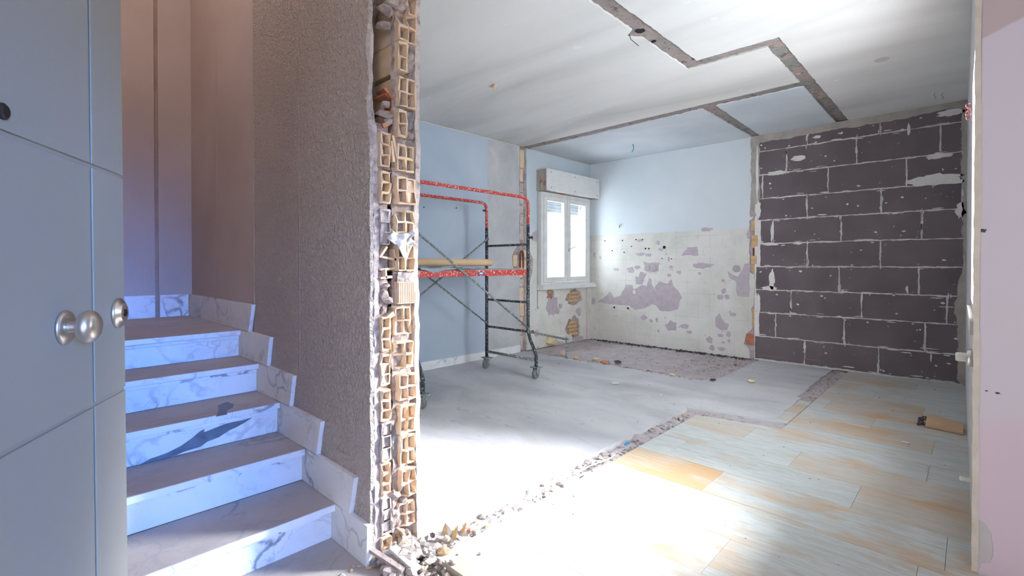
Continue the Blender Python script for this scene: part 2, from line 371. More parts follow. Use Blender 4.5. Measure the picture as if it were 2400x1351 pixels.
def thing(name, label, cat, loc, kind=None, group=None):
    o = bpy.data.objects.new(name, None); o.empty_display_size = .1; put(o, name, loc, None); return tag(o, label, cat, kind, group)

def jag(pts, step, amp, rng, smooth_edges=()):   # ragged outline
    out = []
    for i in range(len(pts)):
        a, b = Vector(pts[i]), Vector(pts[(i+1) % len(pts)]); d = b-a; n = max(1, int(d.length/step)); out.append(tuple(a))
        if i in smooth_edges: continue
        nn = Vector((-d.y, d.x)).normalized(); w0 = 0.0
        for k in range(1, n):
            w0 = .55*w0+rng.uniform(-amp, amp); out.append(tuple(a+d*(k/n)+nn*w0+d.normalized()*rng.uniform(-.3, .3)*step))
    return out
def blob(cx, cy, rx, ry, rng, n=22, rough=.25):
    ph = rng.uniform(0, 99); out = []
    for k in range(n):
        a = 2*PI*k/n; q = 1+rough*(noise.noise(Vector((math.cos(a)*1.7+ph, math.sin(a)*1.7, ph)))*1.3+noise.noise(Vector((math.cos(a)*5+ph, math.sin(a)*5, ph)))*.9+rng.uniform(-.3, .3)); out.append((cx+rx*q*math.cos(a), cy+ry*q*math.sin(a)))
    return out
mxy = lambda u, v, w: (u, v, w)           # horizontal panels
mxz = lambda u, v, w: (u, w, v)           # panels facing along y
myz = lambda u, v, w: (w, u, v)           # panels facing along x
rect = lambda a, b, c, d: [(a, c), (b, c), (b, d), (a, d)]

# ------------------------------------------------------------------ floor
R = random.Random(11)
floor = build(MB().box(XL-.3, .3, -1.7, YB+.3, -.25, -.06).box(.3, 2.4, -1.7, 2.77, -.25, -.06), 'floor', 'torn_concrete')
tag(floor, 'stripped floor of the room under demolition, grey finish, worn boards and open wall strips', 'floor', 'structure')
A = [(XL, 1.165), (-1.66, 1.165), (-1.648, 3.745), (-.97, 3.85), (-1.055, 3.87), (-1.058, 4.69), (-1.097, 4.72), (-1.097, YB), (-1.845, YB), (-1.83, 4.95), (-1.93, 4.73), (XL, 4.70)]
build(MB().panel([jag(A, .05, .006, R, (0, 7, 11))], mxy, -.06, 0), 'grey_floor_finish', 'grey_floor', floor, label='smooth grey dusty floor finish')
build(MB().box(-1.96, 2.4, -1.5, .965, -.06, 0), 'marble_floor', 'marble_dusty', floor, label='marble floor slab at the foot of the stairs')
def boards(x0, x1, y0, y1, width=.31, length=.92, phase=0.0):
    y = y0; row = 0
    while y < y1-.02:
        ye = min(y+width, y1); st = x0-((row*.37+phase) % 1.0)*length; x = st
        while x < x1-.01:
            a, b = max(x, x0), min(x+length, x1)
            if b-a > .015:
                g = .0007; dz = R.uniform(-.0015, .0)
                o = build(MB().box(a+g, b-g, y+g, ye-g, -.045, dz), 'floor_board', 'floor_board', floor)
                if abs(b+.99) < .01 and y < 2.5: o.pass_index = 1   # the strongly stained board
            x += length
        y += width; row += 1
boards(-1.515, 2.2, 1.150, 2.42, phase=.40)
boards(-1.515, .02, 2.42, 3.62, phase=.4293)
boards(-1.052, -.962, 3.87, 4.62, phase=.2)
boards(-.955, .0, 3.85, YB, phase=.15)
build(MB().panel([[(-1.50, 3.622), (.008, 3.622), (.0, 3.848), (-.955, 3.848), (-.955, 3.72)]], mxy, -.045, -.0008), 'floor_board', 'floor_board', floor)
# rubble beds where walls stood
def bed(x0, x1, y0, y1, z, amp, mat='rough_screed', seed=1):
    nu, nv = max(4, int((x1-x0)/.02)), max(4, int((y1-y0)/.02))
    return MB().grid((x0, y0, z), (x1-x0, 0, 0), (0, y1-y0, 0), nu, nv, (0, 0, 1), amp, 16, seed)
build(bed(-1.665, -1.50, 1.14, 3.74, -.022, .030, seed=2), 'wall_strip_bed', 'rough_screed', floor)
build(bed(-1.60, -.955, 3.58, 3.86, -.020, .022, seed=3), 'wall_strip_bed', 'rough_screed', floor)
build(bed(-1.11, -.945, 4.60, YB, -.016, .022, seed=4), 'wall_strip_bed', 'rough_screed', floor)
build(bed(-1.70, 2.2, .93, 1.16, -.035, .03, seed=5), 'wall_strip_bed', 'rough_screed', floor)
build(bed(XL, -1.82, 4.68, YB, -.010, .012, seed=6), 'kitchen_screed', 'rough_screed', floor, label='rough grey screed of the stripped kitchen corner')
def scatter(n, x0, x1, y0, y1, z, smin, smax, seed, flat=.8):
    r = random.Random(seed); m = MB()
    for _ in range(n):
        s = smin+(smax-smin)*r.random()**2.2; m.chunk((r.uniform(x0, x1), r.uniform(y0, y1), z+s*.12), s, r, flat)
    return m
build(scatter(300, -1.635, -1.53, 1.16, 3.66, -.022, .008, .045, 1), 'rubble', 'rubble', floor, kind='stuff')
build(scatter(110, -1.52, -.98, 3.64, 3.76, -.018, .008, .035, 2), 'rubble', 'rubble', floor, kind='stuff')
build(scatter(160, -1.085, -.965, 4.66, 6.18, -.014, .008, .034, 3), 'rubble', 'rubble', floor, kind='stuff')
build(scatter(220, -4.2, -1.9, 4.74, 6.16, -.008, .006, .026, 4), 'rubble', 'rubble', floor, kind='stuff')
build(scatter(240, -2.45, -1.86, 4.95, 6.17, -.004, .008, .036, 5), 'rubble', 'rubble', floor, kind='stuff')
build(scatter(260, -4.2, -1.97, 6.10, 6.20, -.004, .012, .050, 6), 'rubble', 'dark_rubble', floor, kind='stuff')
build(scatter(160, -3.9, -1.9, 4.66, 4.78, -.002, .010, .040, 7), 'rubble', 'rubble', floor, kind='stuff')
build(scatter(260, -1.66, -1.1, .97, 1.14, -.030, .008, .05, 8), 'rubble', 'rubble', floor, kind='stuff')
m = MB(); r = random.Random(9)
for _ in range(260):
    a, d = r.uniform(0, 6.28), abs(r.gauss(0, .14)); s = .010+.05*r.random()**2
    x, y = -1.60+d*math.cos(a)*1.1, 1.06+d*math.sin(a)*.65
    m.chunk((max(x, -1.64) if y > .95 else x, y, max(0, .045-d*.22)+s*.15), s, r)
build(m, 'rubble_heap', 'rubble', floor, kind='stuff')
m = MB(); r = random.Random(10)
for _ in range(150):
    s = .005+.012*r.random()**2; m.chunk((r.uniform(-4.0, -.1), r.uniform(1.3, 6.0), s*.12), s, r)
build(m, 'floor_crumbs', 'rubble', floor, kind='stuff')
# wood fillet seen at the near edge of the boards
# ------------------------------------------------------------------ ceiling
ceil = build(MB().box(XL-.3, .19, 1.10, YB+.3, HC+.045, HC+.25).box(.19, 2.4, 1.10, 2.77, HC+.045, HC+.25), 'ceiling', 'torn_concrete')
tag(ceil, 'white plaster ceiling with torn grey strips where walls stood', 'ceiling', 'structure')
build(MB().box(-1.65, 2.5, -1.6, 1.10, HC, HC+.2), 'hall_ceiling_plaster', 'ceiling_plaster', ceil)
build(MB().box(-1.66, -1.50, -.75, YS, HC+.2, 4.6), 'stairwell_drop', 'hall_paint', ceil)
R = random.Random(5)
def cpanel(pts, mat, sm, label):
    build(MB().panel([jag(pts, .022, .0035, R, sm)], mxy, HC+.045, HC), 'plaster_panel', mat, ceil, label=label)
cpanel([(XL, 1.10), (-1.628, 1.10), (-1.628, 2.84), (-1.69, 2.885), (-1.70, 2.915), (-1.63, 2.99), (-1.636, 3.715), (-1.066, 3.722), (-1.064, 4.625), (XL, 4.665)], 'ceiling_plaster', (0, 9), 'large white plaster field of the ceiling')
cpanel([(-1.525, 1.10), (.02, 1.10), (.02, YB), (-.968, YB), (-.958, 3.615), (-1.515, 3.60)], 'ceiling_plaster', (0, 1, 2), 'bright plaster field beside the window')
cpanel([(XL, 4.82), (-1.945, 4.775), (-1.935, YB), (XL, YB)], 'ceiling_kitchen', (2, 3), 'pale blue painted plaster field over the kitchen corner')
cpanel([(-1.81, 4.765), (-1.068, 4.775), (-1.082, YB), (-1.845, YB)], 'ceiling_kitchen', (2,), 'small pale plaster field between torn strips')
def cstrip(x0, x1, y0, y1, seed):
    nu, nv = max(4, int((x1-x0)/.018)), max(4, int((y1-y0)/.018))
    build(MB().grid((x0, y0, HC+.011), (x1-x0, 0, 0), (0, y1-y0, 0), nu, nv, (0, 0, 1), .013, 20, seed), 'torn_strip', 'torn_concrete', ceil)
cstrip(-1.72, -1.49, 1.10, 3.74, 1); cstrip(-1.66, -.94, 3.58, 3.75, 2); cstrip(-1.10, -.94, 3.58, YB, 3)
cstrip(XL, -1.04, 4.60, 4.85, 4); cstrip(-1.97, -1.78, 4.74, YB, 5)
m = MB(); r = random.Random(3)
for (x, y, s) in [(-1.05, 5.0, .05), (-1.01, 5.12, .045), (-1.03, 5.22, .04), (-1.04, 4.45, .03)]: m.chunk((x, y, HC+.016), s*1.3, r, .4)
build(m, 'clay_remnant', 'clay_yellow', ceil)
m = MB(); m.lathe([(.03, 0), (.034, .004)], (-1.60, 2.90, HC+.005), (0, 0, 1), 12); m.lathe([(.018, 0), (.02, .004)], (-1.61, 3.10, HC+.006), (0, 0, 1), 10)
build(m, 'knockout_hole', 'hole_dark', ceil)
m = MB(); m.lathe([(.012, -.002), (.045, -.002), (.047, .001), (.012, .001)], (-.504, 4.547, HC-.001), (0, 0, 1), 28)
build(m, 'fixture_mark', 'right_wall_paint', ceil, label='faint round mark of a removed ceiling lamp')

# ------------------------------------------------------------------ left wall (blue room wall + kitchen window wall)
WY0, WY1, WZ0, WZ1 = 5.03, 6.10, .90, 2.12
m = MB(); bx = XL-.035
m.box(XL-.32, bx, .90, WY0, -.06, HC+.04).box(XL-.32, bx, WY1, YB+.3, -.06, HC+.04).box(XL-.32, bx, WY0, WY1, -.06, WZ0).box(XL-.32, bx, WY0, WY1, WZ1, HC+.04)
wl = build(m, 'wall_left', 'old_mortar')
tag(wl, 'blue and stripped tile wall with window, open brick chase running up it', 'wall', 'structure')
R = random.Random(21)
holes = [blob(5.25, .735, .085, .075, R), blob(5.80, .665, .20, .115, R), blob(5.80, .20, .165, .165, R)]
holeL = [(4.612, HC), (4.606, 1.40), (4.50, 1.335), (4.462, 1.20), (4.50, 1.12), (4.60, 1.08), (4.615, 0)]
W1 = [(.95, 0), (4.615, 0), (4.608, 1.03), (4.52, 1.06), (4.475, 1.13), (4.465, 1.24), (4.52, 1.34), (4.606, 1.40), (4.610, HC), (.95, HC)]
build(MB().panel([jag(W1, .025, .004, R, (0, 8, 9))], myz, bx, XL), 'plaster_skin', 'left_wall_paint', wl, label='blue painted plaster with a grey skimmed panel')
W2 = [(4.758, 0), (YB, 0), (YB, HC), (4.748, HC), (4.752, 1.37), (4.82, 1.31), (4.885, 1.20), (4.86, 1.02), (4.80, .86), (4.755, .78)]
win_hole = rect(WY0, WY1, WZ0, WZ1)
build(MB().panel([jag(W2, .03, .004, R, (0, 1, 2)), win_hole]+holes, myz, bx, XL), 'plaster_skin', 'left_wall_paint', wl, label='pale painted plaster above stripped tile bed')
# bricks and mortar seen inside the chase and the holes
z = .02; k = 0; r = random.Random(7)
while z < 2.66:
    h = r.uniform(.10, .20) if k % 3 else r.uniform(.16, .3)
    h = min(h, 2.68-z); y0, y1 = 4.625+r.uniform(0, .01), 4.69+r.uniform(-.02, .02)
    if not 1.0 < z < 1.38: build(MB().box(bx-.01, XL-.014+r.uniform(-.006, .006), y0, y1, z, z+h-.02), 'brick', 'clay_brick' if r.random() < .4 else 'broken_render', wl, bevel=.004)
    z += h; k += 1
build(MB().grid((XL-.024, 4.58, 0), (0, .22, 0), (0, 0, HC), 12, 150, (1, 0, 0), .014, 22, 3), 'chase_mortar', 'old_mortar', wl)
build(MB().grid((XL-.026, 4.45, .80), (0, .45, 0), (0, 0, .58), 26, 32, (1, 0, 0), .014, 22, 8), 'chase_mortar', 'old_mortar', wl)
for y0, y1, z0, z1 in [(4.70, 4.76, 1.02, 1.2), (4.705, 4.75, 1.24, 1.33), (4.76, 4.80, .86, 1.0), (4.50, 4.58, 1.12, 1.27)]:
    build(MB().box(bx-.01, XL-.006, y0, y1, z0, z1), 'brick', 'clay_brick', wl, bevel=.005)
ring = [(XL-.006, 4.63, 1.10), (XL-.004, 4.63, 1.28), (XL-.004, 4.64, 1.31), (XL-.004, 4.66, 1.325), (XL-.004, 4.68, 1.31), (XL-.004, 4.69, 1.28), (XL-.006, 4.69, 1.10)]
build(MB().tube(ring, .010, 8), 'rusty_pipe_loop', 'rusty_metal', wl, smooth=True, label='rusty pipe loop inside the broken hole')
for (cy, cz, hw, rows) in [(5.25, .735, .06, 2), (5.80, .665, .15, 3), (5.80, .20, .13, 4)]:
    for i in range(rows):
        zz = cz-rows*.026+i*.055
        build(MB().box(bx-.01, XL-.010+r.uniform(-.006, .008), cy-hw*r.uniform(.6, 1), cy+hw*r.uniform(.6, 1), zz, zz+.042), 'brick', 'clay_yellow' if (i or rows > 2) else 'clay_red', wl, bevel=.006)
    build(MB().grid((XL-.028, cy-.24, cz-.2), (0, .48, 0), (0, 0, .4), 24, 20, (1, 0, 0), .012, 22, cy+cz), 'hole_mortar', 'old_mortar', wl)
def patches(lst, ax, val, mat, parent, name, seed, th=.0015):
    r = random.Random(seed)
    for (x0, y0, x1, y1) in lst:
        a, b = on(ax, val, x0, y0), on(ax, val, x1, y1); u = 1-ax
        lp = blob((a[u]+b[u])/2, (a[2]+b[2])/2, abs(b[u]-a[u])*.46, abs(a[2]-b[2])*.46, r, 40, .30)
        if ax == 0: mb = MB().panel([lp], myz, val, val+th)
        else: mb = MB().panel([lp], mxz, val, val-th)
        build(mb, name, mat, parent)
patches([(1279, 695, 1310, 740), (1308, 712, 1318, 724), (1350, 720, 1362, 742), (1340, 790, 1368, 800), (1243, 542, 1266, 568), (1252, 775, 1262, 790), (1302, 800, 1322, 825)], 0, XL, 'bare_plaster', wl, 'bare_patch', 4)
build(MB().box(XL, XL+.035, 6.105, YB, 0, .80), 'window_pier', 'white_filler', wl)
for (px, py) in [(993, 486), (1069, 488)]:
    p = on(0, XL, px, py); build(MB().lathe([(.006, 0), (.005, .012)], p, (1, 0, 0), 8), 'screw_hole', 'hole_dark', wl)
bb = build(MB().box(XL, XL+.018, 1.18, 4.61, 0, .092), 'baseboard_left', 'marble', bevel=.002); tag(bb, 'low veined marble skirting along the blue wall', 'baseboard', 'structure')
build(MB().tube([(XL+.004, .98, HC-.006), (XL+.004, 4.60, HC-.006)], .006, 6), 'cornice_bead', 'white_filler', wl)
build(MB().tube([(XL+.004, 4.77, HC-.006), (XL+.004, YB, HC-.006)], .005, 6), 'cornice_bead', 'white_filler', wl)

# ------------------------------------------------------------------ kitchen window
wx = XL+.055
win = thing('window_1', 'white two-sash window with shutter box beside the stripped tile wall', 'window', (XL, 5.55, .87), 'structure')
FY0, FY1, FZ0, FZ1 = 4.985, 6.125, .868, 2.14
m = MB(); m.box(XL-.09, wx, FY0, FY0+.05, FZ0, FZ1).box(XL-.09, wx, FY1-.05, FY1, FZ0, FZ1).box(XL-.09, wx, FY0+.05, FY1-.05, FZ1-.045, FZ1).box(XL-.09, wx, FY0+.05, FY1-.05, FZ0, FZ0+.03)
build(m, 'frame', 'window_paint', win, bevel=.003)
mid = (FY0+FY1)/2
for a, b in ((FY0+.052, mid-.003), (mid+.003, FY1-.052)):
    z0, z1, q = FZ0+.034, FZ1-.048, .068
    m = MB(); m.box(wx-.05, wx+.006, a, a+q, z0, z1).box(wx-.05, wx+.006, b-q, b, z0, z1).box(wx-.05, wx+.006, a+q, b-q, z1-q, z1).box(wx-.05, wx+.006, a+q, b-q, z0, z0+q)
    sash = build(m, 'sash', 'window_paint', win, bevel=.003)
    build(MB().box(wx-.026, wx-.021, a+q, b-q, z0+q, z1-q), 'pane', 'window_glass', sash)
    if a > 5.3:
        h = MB(); h.box(wx+.006, wx+.014, a+.022, a+.046, 1.33, 1.45).tube([(wx+.012, a+.034, 1.37), (wx+.045, a+.034, 1.37), (wx+.05, a+.06, 1.385), (wx+.05, a+.13, 1.40)], .007, 8)
        build(h, 'handle', 'satin_nickel', sash, smooth=True)
    else:
        for zz in (1.05, 1.87): build(MB().tube([(wx+.008, a+.002, zz), (wx+.008, a+.002, zz+.09)], .007, 8), 'hinge', 'window_paint', sash)
for i in range(5):
    z0 = 1.90+i*.045; build(MB().box(XL-.135, XL-.122, FY0+.05, FY1-.05, z0, z0+.041), 'shutter_slat', 'shutter_slat', win)
pel = build(MB().box(XL, -4.105, 4.945, 6.185, 2.145, 2.425), 'shutter_box', 'weathered_wood', win, bevel=.002, label='roller shutter box with weathered end')
build(MB().box(-4.105, -4.090, 4.938, 6.190, 2.140, 2.430), 'front_board', 'pelmet_paint', pel, bevel=.002)
for yy in (5.03, 5.56, 6.12):
    for zz in (2.18, 2.385): build(MB().lathe([(.007, 0), (.007, .003)], (-4.090, yy, zz), (1, 0, 0), 8), 'screw', 'dark_metal', pel)
build(MB().box(XL, XL+.13, 4.945, 6.19, .800, .850).box(XL, XL+.105, 4.955, 6.18, .850, .868), 'sill', 'window_paint', win, bevel=.006)
build(MB().box(XL+.001, XL+.006, 4.958, 4.976, .55, 2.14).tube([(XL+.01, 4.967, .54), (XL+.01, 4.967, .57)], .010, 8), 'shutter_strap', 'shutter_slat', win)

# ------------------------------------------------------------------ back wall
wb = build(MB().box(XL-.3, .3, YB+.03, YB+.33, -.06, HC+.04), 'wall_back', 'old_mortar')
tag(wb, 'back wall, stripped white tile bed beside dark grey block infill', 'wall', 'structure')
R = random.Random(31)
K = [(XL, 0), (-1.955, 0), (-1.965, .13), (-2.02, .17), (-1.99, .30), (-1.925, .36), (-1.93, .62), (-1.905, .66), (-1.90, 1.02), (-1.955, 1.06), (-1.965, 1.67), (-1.915, 1.72), (-1.93, 2.2), (-1.945, HC), (XL, HC)]
build(MB().panel([jag(K, .03, .006, R, (0, 13, 14))], mxz, YB+.03, YB), 'plaster_skin', 'kitchen_wall_paint', wb, label='pale painted plaster above stripped white tile bed')
build(MB().tube([(XL, YB-.004, HC-.005), (-1.95, YB-.004, HC-.005)], .005, 6), 'cornice_bead', 'white_filler', wb)
# scar of the removed wall
build(MB().grid((-2.04, YB+.022, 0), (.22, 0, 0), (0, 0, HC), 12, 140, (0, -1, 0), .010, 22, 12), 'scar_mortar', 'bare_plaster', wb)
build(MB().panel([jag([(-1.945, 1.72), (-1.85, 1.74), (-1.85, HC), (-1.945, HC)], .03, .008, R)], mxz, YB+.03, YB-.004), 'scar_filler', 'grey_filler', wb)
for (a, b, c_, d_, mt) in [(-1.945, -1.90, 1.55, 1.68, 'clay_yellow'), (-1.905, -1.86, 1.40, 1.66, 'rusty_metal'), (-1.94, -1.865, 1.36, 1.50, 'clay_yellow'), (-1.93, -1.87, 1.24, 1.35, 'rusty_metal'), (-1.945, -1.875, 1.15, 1.25, 'clay_yellow'), (-1.94, -1.885, 1.05, 1.12, 'clay_yellow'),
                           (-1.93, -1.875, .50, .61, 'clay_yellow'), (-1.945, -1.875, .38, .49, 'clay_yellow'), (-2.0, -1.885, .17, .30, 'clay_red')]:
    dy = R.uniform(.0, .012) if mt != 'rusty_metal' else .02
    build(MB().box(a, b, YB+dy, YB+.05, c_, d_), 'brick', mt, wb, bevel=.006)
# blocks
CZ = [2.635, 2.493, 2.214, 1.928, 1.675, 1.395, 1.120, .845, .575, .288, .012]
JX = [[-1.353, -.695], [-1.559, -.894, -.232], [-1.812, -1.15, -.484], [-1.35, -.684], [-1.696, -1.029, -.365], [-1.347, -.689], [-1.044, -.384], [-1.507, -.844, -.177], [-1.666, -.997, -.334], [-1.366, -.70]]
LX = [-1.86, -1.86, -1.885, -1.87, -1.835, -1.84, -1.885, -1.885, -1.85, -1.895]
build(MB().box(-1.90, xr(YB)+.05, YB+.004, YB+.06, 0, HC), 'block_mortar', 'white_mortar', wb, label='pale mortar bed between the dark blocks')
r = random.Random(12)
for i, js in enumerate(JX):
    xs = [LX[i]]+js+[-.075 if i not in (4, 5, 6) else -.06]
    for a, b in zip(xs, xs[1:]):
        lp = jag([(a+.006, CZ[i+1]+.006), (b-.006, CZ[i+1]+.006), (b-.006, CZ[i]-.006), (a+.006, CZ[i]-.006)], .025, .0034, r)
        build(MB().panel([lp], mxz, YB+.03, YB-.002+r.uniform(-.002, .002)), 'block', 'block_face', wb)
# ragged filler on the edges and the smears over the blocks
build(MB().panel([jag([(-1.9, 2.60), (-.05, 2.62), (-.045, HC), (-1.9, HC)], .03, .008, r, (1, 2, 3))], mxz, YB+.01, YB-.007), 'edge_filler', 'grey_filler', wb)
build(MB().panel([jag([(-.100, .05), (xr(YB), 0), (xr(YB), 2.64), (-.080, 2.60), (-.075, 1.6), (-.06, 1.2), (-.12, .75), (-.10, .5)], .03, .010, r, (1,))], mxz, YB+.01, YB-.007), 'edge_filler', 'grey_filler', wb)
sm = [(2120, 408, 2265, 436, .55), (2238, 478, 2265, 512, .9), (1800, 628, 1818, 682, .9), (1785, 668, 1822, 684, .8), (1805, 518, 1815, 570, .8), (1780, 568, 1830, 577, .6), (1795, 402, 1845, 410, .5), (2195, 258, 2265, 270, .5), (2120, 288, 2140, 320, .4),
      (1780, 830, 1840, 842, .6), (1880, 838, 1920, 848, .5), (2200, 716, 2240, 724, .5), (2170, 360, 2235, 372, .45), (1855, 366, 1890, 376, .7), (1905, 318, 1925, 324, .7), (2120, 668, 2132, 690, .6), (1770, 340, 1780, 470, .6), (1768, 470, 1785, 512, .8), (1768, 683, 1784, 742, .7), (2000, 560, 2060, 566, .4), (1975, 855, 2003, 866, .6), (1860, 566, 1880, 575, .7), (2150, 815, 2200, 820, .5), (2178, 825, 2186, 850, .5), (2225, 690, 2232, 700, .4)]
def thin(x0, y0, x1, y1, f):
    w_, h_ = x1-x0, y1-y0
    if w_ > h_: c_ = (y0+y1)/2; return (x0, c_-h_*f/2, x1, c_+h_*f/2)
    c_ = (x0+x1)/2; return (c_-w_*f/2, y0, c_+w_*f/2, y1)
patches([thin(*s_) for s_ in sm], 1, YB-.004, 'white_mortar', wb, 'mortar_smear', 3, .003)
m = MB(); r2 = random.Random(99)                    # small crumbs of mortar along the joints
for i, js in enumerate(JX):
    for _ in range(34):
        if r2.random() < .62: cx1, cz1 = r2.uniform(-1.84, -.1), CZ[i+1]+abs(r2.gauss(0, .012))*r2.choice((-1, 1)); a_, b_ = r2.uniform(.008, .05), r2.uniform(.002, .007)
        else: cx1, cz1 = r2.choice(js)+r2.gauss(0, .006), r2.uniform(CZ[i+1], CZ[i]); a_, b_ = r2.uniform(.003, .007), r2.uniform(.01, .045)
        m.panel([blob(cx1, cz1, a_, b_, r2, 12, .4)], mxz, YB, YB-.006)
    for _ in range(9):
        q_ = r2.uniform(.003, .011); m.panel([blob(r2.uniform(-1.84, -.1), r2.uniform(CZ[i+1], CZ[i]), q_*r2.uniform(.5, 2), q_, r2, 9, .5)], mxz, YB, YB-.0055)
build(m, 'mortar_crumbs', 'white_mortar', wb, kind='stuff')
# bare plaster patches, holes and sockets on the tile bed
def trace(pts, ax, val, mat, parent, name, th=.0015):
    u = 1-ax; lp = []
    for (a, b) in pts: p = on(ax, val, a, b); lp.append((p[u], p[2]))
    lp = jag(lp, .03, .006, R)
    build(MB().panel([lp], mxz if ax else myz, val, val-th if ax else val+th), name, mat, parent)
zz = lambda a, b: (1360+a/3.216, 480+b/3.216)
trace([zz(*p) for p in [(128, 735), (190, 690), (225, 655), (250, 700), (300, 690), (345, 605), (395, 605), (400, 640), (440, 620), (470, 605), (500, 612), (518, 555), (535, 560), (540, 605), (560, 640), (575, 660), (560, 625), (600, 580), (660, 595), (690, 560), (700, 610), (730, 640), (770, 700), (745, 740), (735, 790), (690, 803), (600, 800), (570, 760), (540, 750), (490, 780), (410, 795), (370, 760), (230, 750)]], 1, YB, 'bare_plaster', wb, 'bare_patch')
trace([zz(*p) for p in [(415, 540), (440, 545), (455, 505), (500, 520), (480, 560), (470, 600), (420, 600)]], 1, YB, 'bare_plaster', wb, 'bare_patch')
trace([zz(*p) for p in [(475, 430), (510, 440), (595, 435), (590, 500), (560, 510), (495, 505), (490, 470)]], 1, YB, 'bare_plaster', wb, 'bare_patch')
trace([zz(*p) for p in [(795, 345), (810, 320), (880, 315), (890, 385), (830, 380), (760, 385)]], 1, YB, 'bare_plaster', wb, 'bare_patch')
trace([zz(*p) for p in [(1110, 500), (1130, 560), (1170, 575), (1185, 690), (1275, 695), (1280, 440), (1235, 450), (1210, 510), (1190, 540), (1150, 530)]], 1, YB, 'bare_plaster', wb, 'bare_patch')
trace([zz(*p) for p in [(1020, 850), (1050, 820), (1065, 860), (1090, 890), (1120, 900), (1105, 945), (1070, 950), (1020, 920)]], 1, YB, 'bare_plaster', wb, 'bare_patch')
patches([(1621, 616, 1675, 630), (1468, 626, 1488, 640), (1486, 622, 1500, 632), (1437, 628, 1452, 636), (1490, 592, 1512, 600), (1512, 594, 1528, 602), (1494, 560, 1508, 568), (1538, 564, 1547, 575), (1586, 634, 1597, 644), (1568, 622, 1577, 630), (1564, 642, 1573, 650), (1500, 738, 1516, 752), (1562, 750, 1586, 778), (1594, 758, 1615, 772), (1610, 774, 1624, 784), (1680, 690, 1698, 704), (1690, 676, 1703, 690), (1698, 690, 1710, 704), (1710, 733, 1728, 743), (1655, 788, 1671, 806), (1662, 808, 1676, 824), (1682, 812, 1700, 824), (1682, 782, 1698, 792), (1702, 776, 1713, 792), (1705, 795, 1713, 804), (1640, 534, 1672, 542), (1390, 592, 1396, 602), (1404, 600, 1410, 608), (1386, 696, 1396, 716), (1522, 748, 1530, 757), (1536, 744, 1542, 756), (1540, 772, 1546, 780), (1690, 655, 1700, 662), (1542, 582, 1556, 588), (1636, 638, 1644, 645), (1565, 602, 1570, 614), (1690, 800, 1700, 806), (1750, 540, 1760, 560)], 1, YB, 'bare_plaster', wb, 'bare_patch', 8)
for (px, py, rr) in [(1516.5, 629, .040), (1532.5, 629, .040), (1726.5, 630, .042), (1440, 721, .016), (1472, 723, .016), (1557, 580, .022), (1513, 583, .012), (1521, 583, .012), (1418, 565, .010), (1506, 562, .010), (1463, 592, .010), (1435, 588, .010), (1459, 564, .010), (1552, 606, .008), (1574, 607, .008), (1491, 562, .010), (1480, 578, .009)]:
    p = on(1, YB, px, py); build(MB().lathe([(rr*.94, 0), (rr*.94, .003)], (p.x, YB-.0015, p.z), (0, -1, 0), 16), 'drill_hole', 'hole_dark', wb)
    if rr > .03: build(MB().lathe([(rr*.92, 0), (rr*1.08, 0), (rr*1.08, .006), (rr*.92, .006)], (p.x, YB, p.z), (0, -1, 0), 20), 'socket_ring', 'rough_screed', wb)
for (px, py) in [(1423, 685), (1487, 685)]:
    p = on(1, YB, px, py); build(MB().lathe([(.03, 0), (.03, .006), (.012, .007)], (p.x, YB, p.z), (0, -1, 0), 14), 'wall_plug', 'white_plastic', wb)
p = on(1, YB, 1452, 527); build(MB().box(p.x-.05, p.x+.03, YB-.02, YB, p.z-.005, p.z+.012).box(p.x-.015, p.x-.0, YB-.015, YB, p.z-.05, p.z), 'wall_hook', 'white_plastic', wb)
p = on(1, YB, 1525, 640); build(MB().box(p.x-.1, p.x+.08, YB-.006, YB, p.z-.012, p.z+.012), 'wall_clip', 'white_filler', wb)

# ------------------------------------------------------------------ right wall with its window, seen edge-on
def sk(m_):   # follow the slightly skewed face of the right wall
    m_.v = [(v[0]+xr(v[1]), v[1], v[2]) for v in m_.v]; return m_
VY0, VY1, VZ0, VZ1 = 2.60, 3.62, .93, 2.16
m = MB(); m.box(0, .18, 2.49, VY0, -.06, HC+.04).box(0, .18, VY1, YB+.1, -.06, HC+.04).box(0, .18, VY0, VY1, -.06, VZ0).box(0, .18, VY0, VY1, VZ1, HC+.04)
wr = build(sk(m), 'wall_right', 'right_wall_paint'); tag(wr, 'pale side wall with a bright window, seen almost edge-on', 'wall', 'structure')
w2 = thing('window_2', 'bright narrow-looking window in the pale side wall above the cream corner', 'window', (xr(3.1), 3.1, .9), 'structure')
m = MB(); m.box(.002, .07, VY0, VY0+.03, VZ0, VZ1).box(.002, .07, VY1-.03, VY1, VZ0, VZ1).box(.002, .07, VY0, VY1, VZ1-.03, VZ1).box(.002, .07, VY0, VY1, VZ0, VZ0+.03)
build(sk(m), 'frame', 'window_paint', w2)
build(sk(MB().box(.004, .008, VY0+.03, VY1-.03, VZ0+.03, VZ1-.03)), 'pane', 'window_glass', w2)
build(sk(MB().box(-.014, .0, VY0-.02, VY1+.02, .875, .925)), 'sill', 'white_filler', w2)

